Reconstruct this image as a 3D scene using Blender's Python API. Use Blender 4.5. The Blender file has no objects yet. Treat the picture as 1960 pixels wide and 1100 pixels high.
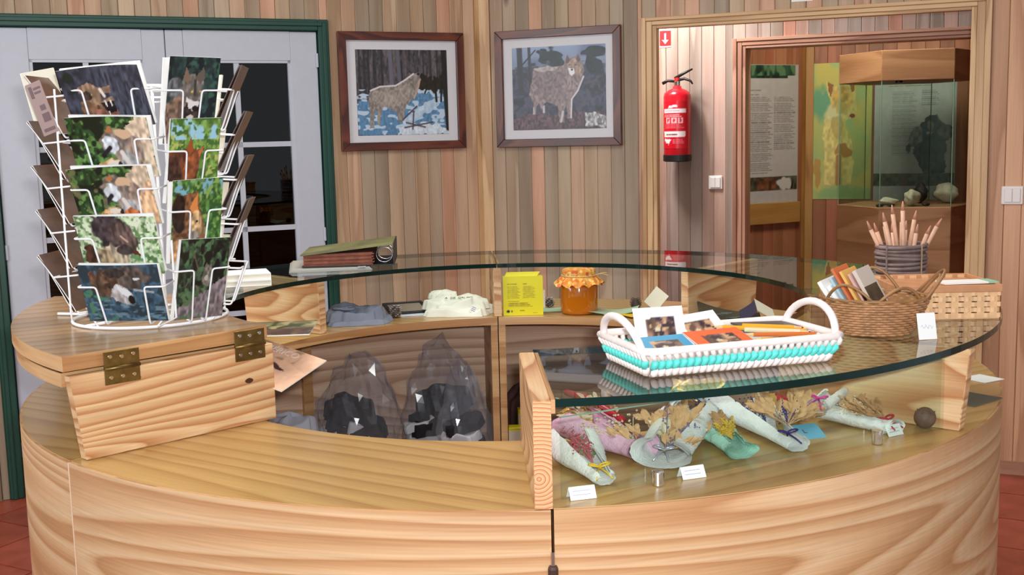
import bpy, bmesh, math, random
import numpy as np
from mathutils import Vector, Matrix
SC = bpy.context.scene
C = SC.collection
random.seed(4)
RNG = np.random.default_rng(7)
R = math.radians

# ------------------------------------------------------------------ camera
F_PX, PITCH, ROLL = 2195.0, 0.133, -0.024
CAM = Vector((0.0074, -2.6135, 1.4471))
_fw = Vector((0, math.cos(PITCH), -math.sin(PITCH)))
_up = Vector((0, math.sin(PITCH), math.cos(PITCH)))
_rt = Vector((1, 0, 0))
_r = _rt * math.cos(ROLL) + _up * math.sin(ROLL)
_u = -_rt * math.sin(ROLL) + _up * math.cos(ROLL)
cd = bpy.data.cameras.new('camera')
cam = bpy.data.objects.new('camera', cd)
C.objects.link(cam)
cam.matrix_world = Matrix(((_r.x, _u.x, -_fw.x, CAM.x), (_r.y, _u.y, -_fw.y, CAM.y), (_r.z, _u.z, -_fw.z, CAM.z), (0, 0, 0, 1)))
cd.sensor_fit = 'HORIZONTAL'
cd.sensor_width = 36.0
cd.lens = 36.0 * F_PX / 1960.0
cd.clip_start = 0.02
SC.camera = cam

def ray(px, py):
    return _fw + _r * ((px - 980) / F_PX) - _u * ((py - 550) / F_PX)
def at_z(px, py, z):
    d = ray(px, py)
    return CAM + d * ((z - CAM.z) / d.z)
def at_y(px, py, y):
    d = ray(px, py)
    return CAM + d * ((y - CAM.y) / d.y)

# ------------------------------------------------------------------ light
SC.view_settings.view_transform = 'Standard'
SC.view_settings.look = 'None'
SC.view_settings.gamma = 1.0
SC.view_settings.use_curve_mapping = False
SC.view_settings.exposure = 0.10
w = bpy.data.worlds.new('daylight')
SC.world = w
w.use_nodes = True
w.node_tree.nodes['Background'].inputs[0].default_value = (0.86, 0.93, 1.0, 1)
w.node_tree.nodes['Background'].inputs[1].default_value = 0.62

def area(name, loc, target, sx, sy, power, col=(1, 1, 1)):
    l = bpy.data.lights.new(name, 'AREA')
    l.shape = 'RECTANGLE'
    l.size = sx
    l.size_y = sy
    l.energy = power
    l.color = col
    o = bpy.data.objects.new(name, l)
    o.location = loc
    o.rotation_euler = (Vector(target) - Vector(loc)).to_track_quat('-Z', 'Y').to_euler()
    C.objects.link(o)
    return o
area('camera_flash', (0.05, -2.63, 1.50), (0.02, 0.2, 1.05), 0.05, 0.03, 33, (0.97, 0.98, 1.0))
area('ceiling_fill', (0.0, 0.3, 2.93), (0, 0.3, 0), 1.4, 1.4, 38, (1.0, 0.97, 0.93))  # added overhead light, unseen source, ambient fill for the round room
area('window_light', (-2.55, -0.5, 1.9), (0.6, 1.6, 1.0), 1.2, 1.4, 34, (0.92, 0.97, 1.0))
area('hall_lamp', (0.42, 3.16, 2.55), (1.2, 3.5, 1.0), 0.35, 0.35, 40, (1.0, 0.96, 0.95))
area('exhibition_fill', (1.72, 3.82, 2.70), (2.5, 5.0, 1.0), 0.6, 0.6, 36, (1.0, 0.92, 0.76))  # added light with no known source, brightens the case front and posters

# ------------------------------------------------------------------ materials
def lin(c):
    return tuple(((v / 255) / 12.92 if v / 255 <= 0.04045 else ((v / 255 + 0.055) / 1.055) ** 2.4) for v in c[:3])
def lin4(c):
    return lin(c) + (1.0,)

class NT:
    def __init__(s, name):
        s.m = bpy.data.materials.new(name)
        s.m.use_nodes = True
        s.t = s.m.node_tree
        s.b = s.t.nodes['Principled BSDF']
        s.out = s.t.nodes['Material Output']
    def n(s, typ, **kw):
        nd = s.t.nodes.new(typ)
        for k, v in kw.items():
            setattr(nd, k, v)
        return nd
    def l(s, a, b):
        s.t.links.new(a, b)
    def math(s, op, a, b=None, c=None):
        nd = s.n('ShaderNodeMath', operation=op)
        for i, v in enumerate((a, b, c)):
            if v is None:
                continue
            if hasattr(v, 'links') or hasattr(v, 'is_linked'):
                s.l(v, nd.inputs[i])
            else:
                nd.inputs[i].default_value = v
        return nd.outputs[0]
    def mix(s, fac, a, b, mode='MIX'):
        nd = s.n('ShaderNodeMix', data_type='RGBA', blend_type=mode)
        for i, v in ((0, fac), (6, a), (7, b)):
            if hasattr(v, 'is_linked'):
                s.l(v, nd.inputs[i])
            else:
                nd.inputs[i].default_value = v
        return nd.outputs[2]
    def ramp(s, fac, stops):
        nd = s.n('ShaderNodeValToRGB')
        el = nd.color_ramp.elements
        el[0].position, el[0].color = stops[0][0], stops[0][1]
        el[1].position, el[1].color = stops[-1][0], stops[-1][1]
        for p, c in stops[1:-1]:
            e = el.new(p)
            e.color = c
        s.l(fac, nd.inputs[0])
        return nd.outputs[0]
    def noise(s, vec, scale, detail=2, rough=0.5):
        nd = s.n('ShaderNodeTexNoise')
        s.l(vec, nd.inputs['Vector'])
        nd.inputs['Scale'].default_value = scale
        nd.inputs['Detail'].default_value = detail
        nd.inputs['Roughness'].default_value = rough
        return nd.outputs[0]
    def mapping(s, vec, scale=(1, 1, 1), rot=0, loc=(0, 0, 0)):
        nd = s.n('ShaderNodeMapping')
        s.l(vec, nd.inputs[0])
        nd.inputs['Location'].default_value = loc
        nd.inputs['Rotation'].default_value = (0, 0, rot)
        nd.inputs['Scale'].default_value = scale
        return nd.outputs[0]
    def bump(s, h, strength=0.2, dist=0.01):
        nd = s.n('ShaderNodeBump')
        nd.inputs['Strength'].default_value = strength
        nd.inputs['Distance'].default_value = dist
        s.l(h, nd.inputs['Height'])
        s.l(nd.outputs[0], s.b.inputs['Normal'])
        return nd.outputs[0]

def plain(name, c, rough=0.5, metal=0.0, spec=0.5, bump=None, var=0.0, vscale=30, trans=0.0, sheen=0.0):
    t = NT(name)
    t.b.inputs['Roughness'].default_value = rough
    t.b.inputs['Metallic'].default_value = metal
    t.b.inputs['Specular IOR Level'].default_value = spec
    co = t.n('ShaderNodeTexCoord').outputs['Object']
    col = lin4(c)
    if var:
        v = t.noise(co, vscale, 3)
        dk = tuple(x * (1 - var) for x in lin(c)) + (1,)
        lt = tuple(min(1, x * (1 + var)) for x in lin(c)) + (1,)
        t.l(t.ramp(v, [(0.3, dk), (0.7, lt)]), t.b.inputs['Base Color'])
    else:
        t.b.inputs['Base Color'].default_value = col
    if bump:
        t.bump(t.noise(co, bump[0], 3), bump[1], 0.003)
    if trans:
        tr = t.n('ShaderNodeBsdfTranslucent')
        tr.inputs[0].default_value = col
        mx = t.n('ShaderNodeMixShader')
        mx.inputs[0].default_value = trans
        t.l(t.b.outputs[0], mx.inputs[1])
        t.l(tr.outputs[0], mx.inputs[2])
        t.l(mx.outputs[0], t.out.inputs[0])
    return t.m

def wood(name, light, mid, dark, rings=9, su=0.9, sv=5.0, rot=0.0, rough=0.35, spec=0.5, tint=False, knots=0.0, seed=0.0, fiber=0.18, soft=0.5, straight=0.0, coat=0.0):
    """pine / veneer: contour lines of a stretched noise field give the cathedral grain; u runs along the grain"""
    t = NT(name)
    uv = t.n('ShaderNodeUVMap').outputs[0]
    rnd = t.n('ShaderNodeObjectInfo')
    comb = t.n('ShaderNodeCombineXYZ')
    t.l(t.math('MULTIPLY', rnd.outputs['Random'], 37.0), comb.inputs[0])
    t.l(t.math('MULTIPLY', rnd.outputs['Random'], 91.0), comb.inputs[1])
    comb.inputs[2].default_value = seed
    base = t.mapping(uv, rot=rot)
    add = t.n('ShaderNodeVectorMath', operation='ADD')
    t.l(base, add.inputs[0])
    t.l(comb.outputs[0], add.inputs[1])
    v0 = add.outputs[0]
    field = t.noise(t.mapping(v0, (su, sv, 1)), 1.0, 1.5, 0.35)
    wob = t.noise(t.mapping(v0, (su * 4, sv * 5, 1)), 1.0, 2, 0.5)
    f = t.math('ADD', t.math('MULTIPLY', field, float(rings)), t.math('MULTIPLY', wob, 0.35))
    if straight:
        sep = t.n('ShaderNodeSeparateXYZ')
        t.l(v0, sep.inputs[0])
        f = t.math('ADD', f, t.math('MULTIPLY', sep.outputs[1], float(straight)))
    saw = t.math('FRACT', f)
    col = t.ramp(saw, [(0.0, lin4(mid)), (0.12, lin4(light)), (0.12 + soft * 0.6, lin4(mid)), (0.93, lin4(dark)), (1.0, lin4(mid))])
    fib = t.noise(t.mapping(v0, (6, 260, 1)), 1.0, 2)
    fibc = t.ramp(fib, [(0.3, (1 - fiber,) * 3 + (1,)), (0.7, (1 + 0.0,) * 3 + (1,))])
    col = t.mix(1.0, col, fibc, 'MULTIPLY')
    big = t.noise(t.mapping(v0, (0.8, 2.5, 1)), 1.3, 2)
    col = t.mix(1.0, col, t.ramp(big, [(0.3, (0.86, 0.84, 0.82, 1)), (0.7, (1, 1, 1, 1))]), 'MULTIPLY')
    if knots:
        vo = t.n('ShaderNodeTexVoronoi')
        t.l(t.mapping(v0, (3.2, 9.0, 1)), vo.inputs['Vector'])
        vo.inputs['Scale'].default_value = 1.0
        sel = t.n('ShaderNodeSeparateColor')
        t.l(vo.outputs['Color'], sel.inputs[0])
        on = t.math('GREATER_THAN', sel.outputs[0], 1 - knots)
        k = t.ramp(vo.outputs['Distance'], [(0.05, (1, 1, 1, 1)), (0.13, (0.45, 0.45, 0.45, 1)), (0.2, (0, 0, 0, 1))])
        kf = t.math('MULTIPLY', k, on)
        col = t.mix(kf, col, lin4((78, 36, 22)))
    if tint:
        col = t.mix(1.0, col, rnd.outputs['Color'], 'MULTIPLY')
    t.l(col, t.b.inputs['Base Color'])
    t.b.inputs['Roughness'].default_value = rough
    t.b.inputs['Specular IOR Level'].default_value = spec
    t.b.inputs['Coat Weight'].default_value = coat
    t.b.inputs['Coat Roughness'].default_value = 0.15
    t.bump(fib, 0.08, 0.002)
    return t.m

def glassy(name, tint, ior=1.5, rough=0.0, bump=None, diffuse=0.0, dcol=(255, 255, 255)):
    """thin clear sheet: transparent body with a Fresnel mirror on top"""
    t = NT(name)
    t.t.nodes.remove(t.b)
    tr = t.n('ShaderNodeBsdfTransparent')
    tr.inputs[0].default_value = lin4(tint)
    gl = t.n('ShaderNodeBsdfGlossy')
    gl.inputs['Roughness'].default_value = rough
    fr = t.n('ShaderNodeFresnel')
    fr.inputs[0].default_value = ior
    mx = t.n('ShaderNodeMixShader')
    geo = t.n('ShaderNodeNewGeometry')
    t.l(t.math('MULTIPLY', fr.outputs[0], t.math('SUBTRACT', 1.0, geo.outputs['Backfacing'])), mx.inputs[0])   # only the face first met mirrors
    body = tr.outputs[0]
    if diffuse:
        df = t.n('ShaderNodeBsdfDiffuse')
        df.inputs[0].default_value = lin4(dcol)
        m0 = t.n('ShaderNodeMixShader')
        m0.inputs[0].default_value = diffuse
        t.l(body, m0.inputs[1])
        t.l(df.outputs[0], m0.inputs[2])
        body = m0.outputs[0]
    t.l(body, mx.inputs[1])
    t.l(gl.outputs[0], mx.inputs[2])
    if bump:
        co = t.n('ShaderNodeTexCoord').outputs['Object']
        bp = t.n('ShaderNodeBump')
        bp.inputs['Strength'].default_value = bump[1]
        bp.inputs['Distance'].default_value = 0.01
        t.l(t.noise(co, bump[0], 2), bp.inputs['Height'])
        t.l(bp.outputs[0], gl.inputs['Normal'])
        t.l(bp.outputs[0], fr.inputs['Normal'])
    t.l(mx.outputs[0], t.out.inputs[0])
    return t.m

def print_mat():
    t = NT('printed_card')
    at = t.n('ShaderNodeAttribute', attribute_name='Col')
    t.l(at.outputs['Color'], t.b.inputs['Base Color'])
    t.b.inputs['Roughness'].default_value = 0.32
    t.b.inputs['Specular IOR Level'].default_value = 0.4
    return t.m

M = {}
M['print'] = print_mat()
M['veneer'] = wood('pine_veneer_side', (228, 192, 150), (220, 176, 130), (194, 142, 96), rings=44, su=0.17, sv=2.8, rough=0.38, coat=0.15, seed=3.0)
M['veneer_top'] = wood('oak_yellow_top', (206, 168, 104), (198, 158, 94), (180, 136, 76), rings=7, su=0.5, sv=3.0, straight=22, rough=0.3, rot=R(31), coat=0.3, soft=0.8)
M['veneer_top_b'] = wood('oak_yellow_top_turned', (206, 168, 104), (198, 158, 94), (180, 136, 76), rings=7, su=0.5, sv=3.0, straight=22, rough=0.3, rot=R(-32), coat=0.3, soft=0.8)
M['board'] = wood('pine_board', (238, 202, 156), (230, 186, 136), (194, 132, 84), rings=26, su=0.9, sv=6.0, rough=0.45, seed=1.3)
M['edge'] = wood('pine_edge', (220, 176, 124), (210, 162, 110), (184, 132, 84), rings=4, su=1.0, sv=10.0, rough=0.4)
M['lid'] = wood('lid_veneer', (190, 154, 108), (182, 144, 98), (160, 122, 78), rings=3, su=0.6, sv=3.0, straight=18, rough=0.3, rot=R(-30), coat=0.3, soft=0.8)
M['inner'] = wood('inner_veneer', (240, 208, 178), (230, 192, 160), (192, 150, 120), rings=18, su=0.6, sv=3.0, rough=0.5, seed=5.0)
M['plank'] = wood('wall_plank', (255, 246, 236), (246, 235, 222), (218, 200, 182), rings=3, su=0.7, sv=9.0, rough=0.5, tint=True, knots=0.16, fiber=0.14)
M['trim'] = wood('door_trim', (228, 192, 144), (218, 180, 132), (188, 146, 100), rings=4, su=0.8, sv=8.0, rough=0.4)
M['trim_pink'] = wood('inner_trim', (204, 160, 134), (194, 146, 120), (162, 114, 92), rings=4, su=0.8, sv=8.0, rough=0.4)
M['case'] = wood('case_wood', (186, 142, 104), (178, 134, 96), (158, 114, 78), rings=5, su=0.8, sv=5.0, rough=0.5)
M['case_dark'] = wood('panel_wood', (186, 140, 76), (176, 128, 64), (148, 104, 50), rings=4, su=0.8, sv=5.0, rough=0.5)
M['frame'] = wood('mahogany_frame', (116, 58, 34), (96, 42, 24), (66, 26, 16), rings=5, su=2, sv=9.0, rough=0.3)
M['glass'] = glassy('clear_glass', (241, 247, 244), ior=1.72)
M['glass_thin'] = glassy('thin_glass', (244, 249, 246))
M['glass_picture'] = glassy('picture_glass', (250, 252, 252), ior=1.12)
M['glass_edge'] = plain('green_glass_edge', (8, 34, 30), 0.12, spec=0.25)
M['pane'] = glassy('door_pane', (120, 124, 126))
M['green'] = plain('green_paint', (14, 66, 54), 0.35, var=0.12, vscale=6)
M['white_paint'] = plain('white_paint', (184, 190, 202), 0.4, var=0.02)
M['seam'] = plain('door_gap', (120, 116, 120), 0.6)
M['black'] = plain('black', (14, 14, 16), 0.5)
M['dark'] = plain('dark_interior', (30, 26, 26), 0.8)  # gloom of the unlit cupboard put into the colour
M['wire'] = plain('white_wire', (244, 246, 250), 0.35)
M['white'] = plain('white_card', (240, 240, 238), 0.55)
M['cream'] = plain('cream_card', (228, 222, 204), 0.55)
M['grout'] = plain('grout', (196, 150, 126), 0.8, var=0.1)
M['brass'] = plain('aged_brass', (124, 102, 58), 0.38, 0.85, var=0.25, vscale=60)
M['steel'] = plain('steel', (210, 210, 212), 0.2, 1.0)
M['chrome'] = plain('chrome', (225, 226, 230), 0.06, 1.0)
M['red'] = plain('extinguisher_red', (196, 20, 34), 0.25)
M['rubber'] = plain('black_rubber', (20, 20, 22), 0.5)
M['sign_red'] = plain('sign_red', (214, 30, 36), 0.4)
M['plastic_white'] = plain('white_plastic', (232, 228, 226), 0.3)
M['mat_white'] = plain('picture_mat', (226, 220, 226), 0.7)

def tile_mat():
    t = NT('terracotta')
    co = t.n('ShaderNodeTexCoord').outputs['Object']
    rnd = t.n('ShaderNodeObjectInfo')
    v = t.noise(co, 9, 4)
    c = t.ramp(v, [(0.3, lin4((140, 62, 44))), (0.7, lin4((172, 84, 62)))])
    c2 = t.ramp(rnd.outputs['Random'], [(0, (0.82, 0.8, 0.8, 1)), (1, (1.05, 1.05, 1.05, 1))])
    t.l(t.mix(1.0, c, c2, 'MULTIPLY'), t.b.inputs['Base Color'])
    t.b.inputs['Roughness'].default_value = 0.35
    return t.m
M['tile'] = tile_mat()

# ------------------------------------------------------------------ mesh helpers
class MB:
    def __init__(s):
        s.v, s.f, s.mi, s.uv = [], [], [], []
    def add(s, vs, fs, mi=0, uvs=None):
        o = len(s.v)
        s.v += [tuple(x) for x in vs]
        for i, f in enumerate(fs):
            s.f.append([o + k for k in f])
            s.mi.append(mi)
            s.uv.append(uvs[i] if uvs else None)
        return s
    def box(s, x0, x1, y0, y1, z0, z1, mi=0, bev=0.0):
        vs = [(x, y, z) for z in (z0, z1) for y in (y0, y1) for x in (x0, x1)]
        fs = [(0, 2, 3, 1), (4, 5, 7, 6), (0, 1, 5, 4), (2, 6, 7, 3), (0, 4, 6, 2), (1, 3, 7, 5)]
        return s.add(vs, fs, mi)
    def obox(s, c, ax, ay, az, mi=0):
        c, ax, ay, az = map(Vector, (c, ax, ay, az))
        vs = [c + ax * i + ay * j + az * k for k in (-.5, .5) for j in (-.5, .5) for i in (-.5, .5)]
        fs = [(0, 2, 3, 1), (4, 5, 7, 6), (0, 1, 5, 4), (2, 6, 7, 3), (0, 4, 6, 2), (1, 3, 7, 5)]
        return s.add(vs, fs, mi)
    def prism(s, poly, z0, z1, mi=0):
        n = len(poly)
        vs = [(p[0], p[1], z0) for p in poly] + [(p[0], p[1], z1) for p in poly]
        fs = [tuple(range(n - 1, -1, -1)), tuple(range(n, 2 * n))] + [(i, (i + 1) % n, n + (i + 1) % n, n + i) for i in range(n)]
        return s.add(vs, fs, mi)
    def extr(s, poly, d, mi=0):
        """polygon of 3d points pushed along d"""
        d = Vector(d)
        n = len(poly)
        vs = [Vector(p) for p in poly] + [Vector(p) + d for p in poly]
        fs = [tuple(range(n - 1, -1, -1)), tuple(range(n, 2 * n))] + [(i, (i + 1) % n, n + (i + 1) % n, n + i) for i in range(n)]
        return s.add(vs, fs, mi)
    def tube(s, pts, r, n=6, mi=0, closed=False, cap=True):
        pts = [Vector(p) for p in pts]
        m = len(pts)
        rs = r if isinstance(r, (list, tuple)) else [r] * m
        vs = []
        prev = None
        for i, p in enumerate(pts):
            if closed:
                t = pts[(i + 1) % m] - pts[i - 1]
            else:
                t = (pts[min(i + 1, m - 1)] - pts[max(i - 1, 0)])
            t.normalize()
            if prev is None:
                a = Vector((0, 0, 1)) if abs(t.z) < 0.9 else Vector((1, 0, 0))
                nn = t.cross(a).normalized()
            else:
                nn = (prev - t * prev.dot(t))
                nn = nn.normalized() if nn.length > 1e-6 else t.orthogonal().normalized()
            prev = nn
            b = t.cross(nn)
            for k in range(n):
                a = 2 * math.pi * k / n
                vs.append(p + (nn * math.cos(a) + b * math.sin(a)) * rs[i])
        fs = []
        for i in range(m if closed else m - 1):
            j = (i + 1) % m
            for k in range(n):
                k2 = (k + 1) % n
                fs.append((i * n + k, i * n + k2, j * n + k2, j * n + k))
        if cap and not closed:
            fs.append(tuple(range(n - 1, -1, -1)))
            fs.append(tuple(range((m - 1) * n, m * n)))
        return s.add(vs, fs, mi)
    def lathe(s, prof, n=24, c=(0, 0, 0), mi=0, sx=1.0, sy=1.0):
        vs = []
        for r_, z in prof:
            for k in range(n):
                a = 2 * math.pi * k / n
                vs.append((c[0] + r_ * math.cos(a) * sx, c[1] + r_ * math.sin(a) * sy, c[2] + z))
        fs = []
        for i in range(len(prof) - 1):
            for k in range(n):
                k2 = (k + 1) % n
                fs.append((i * n + k, i * n + k2, (i + 1) * n + k2, (i + 1) * n + k))
        fs.append(tuple(range(n - 1, -1, -1)))
        fs.append(tuple(range((len(prof) - 1) * n, len(prof) * n)))
        return s.add(vs, fs, mi)
    def sector(s, r0, r1, a0, a1, z0, z1, mi=0, mi_side=None, seg=None):
        """ring sector, angles in degrees; side faces unroll along the arc for the grain"""
        seg = seg or max(3, int(abs(a1 - a0) / 2.2))
        ms = mi if mi_side is None else mi_side
        an = [R(a0 + (a1 - a0) * i / seg) for i in range(seg + 1)]
        P = lambda r_, a, z: (r_ * math.cos(a), r_ * math.sin(a), z)
        for i in range(seg):
            a, b = an[i], an[i + 1]
            q = [P(r0, a, z1), P(r1, a, z1), P(r1, b, z1), P(r0, b, z1)]
            s.add(q, [(0, 1, 2, 3)], mi, [[(p[0], p[1]) for p in q]])
            q = [P(r0, a, z0), P(r0, b, z0), P(r1, b, z0), P(r1, a, z0)]
            s.add(q, [(0, 1, 2, 3)], mi, [[(p[0], p[1]) for p in q]])
            q = [P(r1, a, z0), P(r1, b, z0), P(r1, b, z1), P(r1, a, z1)]
            s.add(q, [(0, 1, 2, 3)], ms, [[(r1 * a, z0), (r1 * b, z0), (r1 * b, z1), (r1 * a, z1)]])
            q = [P(r0, b, z0), P(r0, a, z0), P(r0, a, z1), P(r0, b, z1)]
            s.add(q, [(0, 1, 2, 3)], ms, [[(r0 * b, z0), (r0 * a, z0), (r0 * a, z1), (r0 * b, z1)]])
        for a, fl in ((an[0], 1), (an[-1], 0)):
            q = [P(r0, a, z0), P(r1, a, z0), P(r1, a, z1), P(r0, a, z1)]
            uvq = [(r0, z0), (r1, z0), (r1, z1), (r0, z1)]
            if not fl:
                q.reverse()
                uvq.reverse()
            s.add(q, [(0, 1, 2, 3)], ms, [uvq])
        return s
    def build(s, name, mats, parent=None, smooth=False, loc=None, rot=None, grain='x', bevel=0.0, weld=False):
        me = bpy.data.meshes.new(name)
        me.from_pydata(s.v, [], s.f)
        mats = mats if isinstance(mats, (list, tuple)) else [mats]
        for m in mats:
            me.materials.append(M[m] if isinstance(m, str) else m)
        me.polygons.foreach_set('material_index', s.mi)
        if smooth:
            me.polygons.foreach_set('use_smooth', [True] * len(s.f))
        uvl = me.uv_layers.new(name='UVMap')
        co = s.v
        data = []
        for i, f in enumerate(s.f):
            if s.uv[i]:
                for p in s.uv[i]:
                    data += [p[0], p[1]]
                continue
            a, b, c_ = Vector(co[f[0]]), Vector(co[f[1]]), Vector(co[f[2]])
            nn = (b - a).cross(c_ - a)
            if len(f) > 3:
                nn = nn + (c_ - a).cross(Vector(co[f[3]]) - a)
            ax = max(range(3), key=lambda k: abs(nn[k]))
            for k in f:
                p = co[k]
                if grain == 'z':
                    q = (p[2], p[1] + 3.1) if ax == 0 else ((p[2], p[0]) if ax == 1 else (p[0], p[1]))
                elif grain == 'y':
                    q = (p[1], p[2]) if ax == 0 else ((p[0], p[2]) if ax == 1 else (p[1], p[0]))
                else:
                    q = (p[1], p[2] + 3.1) if ax == 0 else ((p[0], p[2]) if ax == 1 else (p[0], p[1]))
                data += [q[0], q[1]]
        uvl.data.foreach_set('uv', data)
        me.update()
        if bevel or weld:
            bm = bmesh.new()
            bm.from_mesh(me)
            if weld:
                bmesh.ops.remove_doubles(bm, verts=bm.verts, dist=1e-5)
            if bevel:
                ed = [e for e in bm.edges if len(e.link_faces) == 2 and e.calc_face_angle(0) > 0.5]
                bmesh.ops.bevel(bm, geom=ed, offset=bevel, segments=1, affect='EDGES', profile=0.5)
            bm.to_mesh(me)
            bm.free()
        o = bpy.data.objects.new(name, me)
        C.objects.link(o)
        if parent is not None:
            o.parent = parent
        if loc is not None:
            o.location = loc
        if rot is not None:
            o.rotation_euler = rot if isinstance(rot, (tuple, list)) else (0, 0, rot)
        return o

def tag(o, label=None, cat=None, group=None, kind=None):
    if label: o['label'] = label
    if cat: o['category'] = cat
    if group: o['group'] = group
    if kind: o['kind'] = kind
    return o
def thing(name, label, cat, loc=(0, 0, 0), rz=0.0, group=None, rot=None):
    o = bpy.data.objects.new(name, None)
    o.empty_display_size = 0.05
    C.objects.link(o)
    o.location = loc
    o.rotation_euler = rot if rot else (0, 0, rz)
    return tag(o, label, cat, group)
def struct(o):
    o['kind'] = 'structure'
    return o
def pol(r_, a, z=0.0):
    return Vector((r_ * math.cos(R(a)), r_ * math.sin(R(a)), z))

def arc_pts(pts, rad=0.006, n=3):
    """round the corners of a wire path"""
    pts = [Vector(p) for p in pts]
    out = [pts[0]]
    for i in range(1, len(pts) - 1):
        a, b, c_ = pts[i - 1], pts[i], pts[i + 1]
        d1 = (a - b); d2 = (c_ - b)
        k = min(rad, d1.length * 0.45, d2.length * 0.45)
        p, q = b + d1.normalized() * k, b + d2.normalized() * k
        for j in range(n + 1):
            t = j / n
            out.append(p * (1 - t) ** 2 + b * 2 * t * (1 - t) + q * t * t)
    out.append(pts[-1])
    return out

# ------------------------------------------------------------------ painter for flat prints
def vnoise(ny, nx, gy, gx, seed):
    r_ = np.random.default_rng(seed).random((gy + 2, gx + 2))
    y = np.linspace(0, gy, ny); x = np.linspace(0, gx, nx)
    yi = np.minimum(y.astype(int), gy); xi = np.minimum(x.astype(int), gx)
    fy = (y - yi)[:, None]; fx = (x - xi)[None, :]
    fy = fy * fy * (3 - 2 * fy); fx = fx * fx * (3 - 2 * fx)
    a = r_[yi][:, xi]; b = r_[yi][:, xi + 1]; c_ = r_[yi + 1][:, xi]; d = r_[yi + 1][:, xi + 1]
    return (a * (1 - fx) + b * fx) * (1 - fy) + (c_ * (1 - fx) + d * fx) * fy
class Pic:
    """coordinates given in a source rectangle (x right, y down) that maps to the print"""
    def __init__(s, nx, ny, rect=(0, 0, 100, 100), seed=1):
        s.nx, s.ny, s.seed = nx, ny, seed
        s.a = np.zeros((ny, nx, 3))
        x0, y0, x1, y1 = rect
        s.X, s.Y = np.meshgrid(np.linspace(x0, x1, nx), np.linspace(y0, y1, ny))
        s.W, s.H = x1 - x0, y1 - y0
    def ns(s, gx, gy=None):
        s.seed += 1
        return vnoise(s.ny, s.nx, gy or gx, gx, s.seed)
    def put(s, m, c, tex=0.0):
        c = np.array(c, float)
        col = np.broadcast_to(c, s.a.shape).copy()
        if tex:
            col *= (1 + tex * (s.ns(max(4, s.nx // 3), max(4, s.ny // 5)) - 0.5) * 2)[..., None]
        m = np.clip(m, 0, 1)[..., None]
        s.a = s.a * (1 - m) + col * m
        return s
    def fill(s, c, tex=0.0):
        return s.put(np.ones((s.ny, s.nx)), c, tex)
    def grad(s, c0, c1):
        t = ((s.Y - s.Y.min()) / s.H)[..., None]
        s.a = np.array(c0, float) * (1 - t) + np.array(c1, float) * t
        return s
    def spots(s, c, gx, gy=None, thr=0.55, soft=0.08, reg=None, tex=0.0, amt=1.0):
        n = s.ns(gx, gy) * 0.65 + s.ns(gx * 2, (gy or gx) * 2) * 0.35
        m = np.clip((n - thr) / soft, 0, 1) * amt
        if reg:
            m = m * ((s.X > reg[0]) & (s.X < reg[2]) & (s.Y > reg[1]) & (s.Y < reg[3]))
        return s.put(m, c, tex)
    def jit(s, amp, g=18):
        return s.X + (s.ns(g) - 0.5) * 2 * amp, s.Y + (s.ns(g) - 0.5) * 2 * amp
    def ell(s, cx, cy, rx, ry, c, rot=0, soft=0.15, tex=0.0, rag=0.0, amt=1.0):
        X, Y = s.jit(rag) if rag else (s.X, s.Y)
        a = R(rot)
        dx, dy = X - cx, Y - cy
        u = (dx * math.cos(a) + dy * math.sin(a)) / rx
        v = (-dx * math.sin(a) + dy * math.cos(a)) / ry
        d = np.sqrt(u * u + v * v)
        return s.put(np.clip((1 - d) / soft + 0.5, 0, 1) * amt, c, tex)
    def poly(s, pts, c, tex=0.0, rag=0.0, amt=1.0):
        X, Y = s.jit(rag, 26) if rag else (s.X, s.Y)
        ins = np.zeros(X.shape, bool)
        n = len(pts)
        for i in range(n):
            x0, y0 = pts[i]; x1, y1 = pts[(i + 1) % n]
            if y0 == y1:
                continue
            cnd = ((y0 > Y) != (y1 > Y)) & (X < (x1 - x0) * (Y - y0) / (y1 - y0) + x0)
            ins ^= cnd
        return s.put(ins * amt, c, tex)
    def line(s, pts, wd, c, amt=1.0):
        for (x0, y0), (x1, y1) in zip(pts[:-1], pts[1:]):
            dx, dy = x1 - x0, y1 - y0
            L = dx * dx + dy * dy + 1e-9
            t = np.clip(((s.X - x0) * dx + (s.Y - y0) * dy) / L, 0, 1)
            d = np.hypot(s.X - x0 - t * dx, s.Y - y0 - t * dy)
            s.put(np.clip((wd - d) / (wd * 0.5) + 0.5, 0, 1) * amt, c)
        return s
    def text(s, x0, y0, x1, y1, rows, c, amt=0.75, dens=0.75):
        """tiny running text, too small to read: one dashed bar for each line"""
        n = s.ns(60, rows * 2)
        ph = (s.Y - y0) / (y1 - y0) * rows
        row = np.floor(ph)
        on = (ph - row > 0.25) & (ph - row < 0.75) & (s.Y > y0) & (s.Y < y1) & (s.X > x0)
        endn = np.array([0.75 + 0.25 * ((k * 37 % 11) / 10) for k in range(rows + 1)])
        e = x0 + (x1 - x0) * endn[np.clip(row, 0, rows).astype(int)]
        return s.put((on & (s.X < e)) * amt * np.clip(n * 1.4 + 0.2, 0, 1), c)

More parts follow.
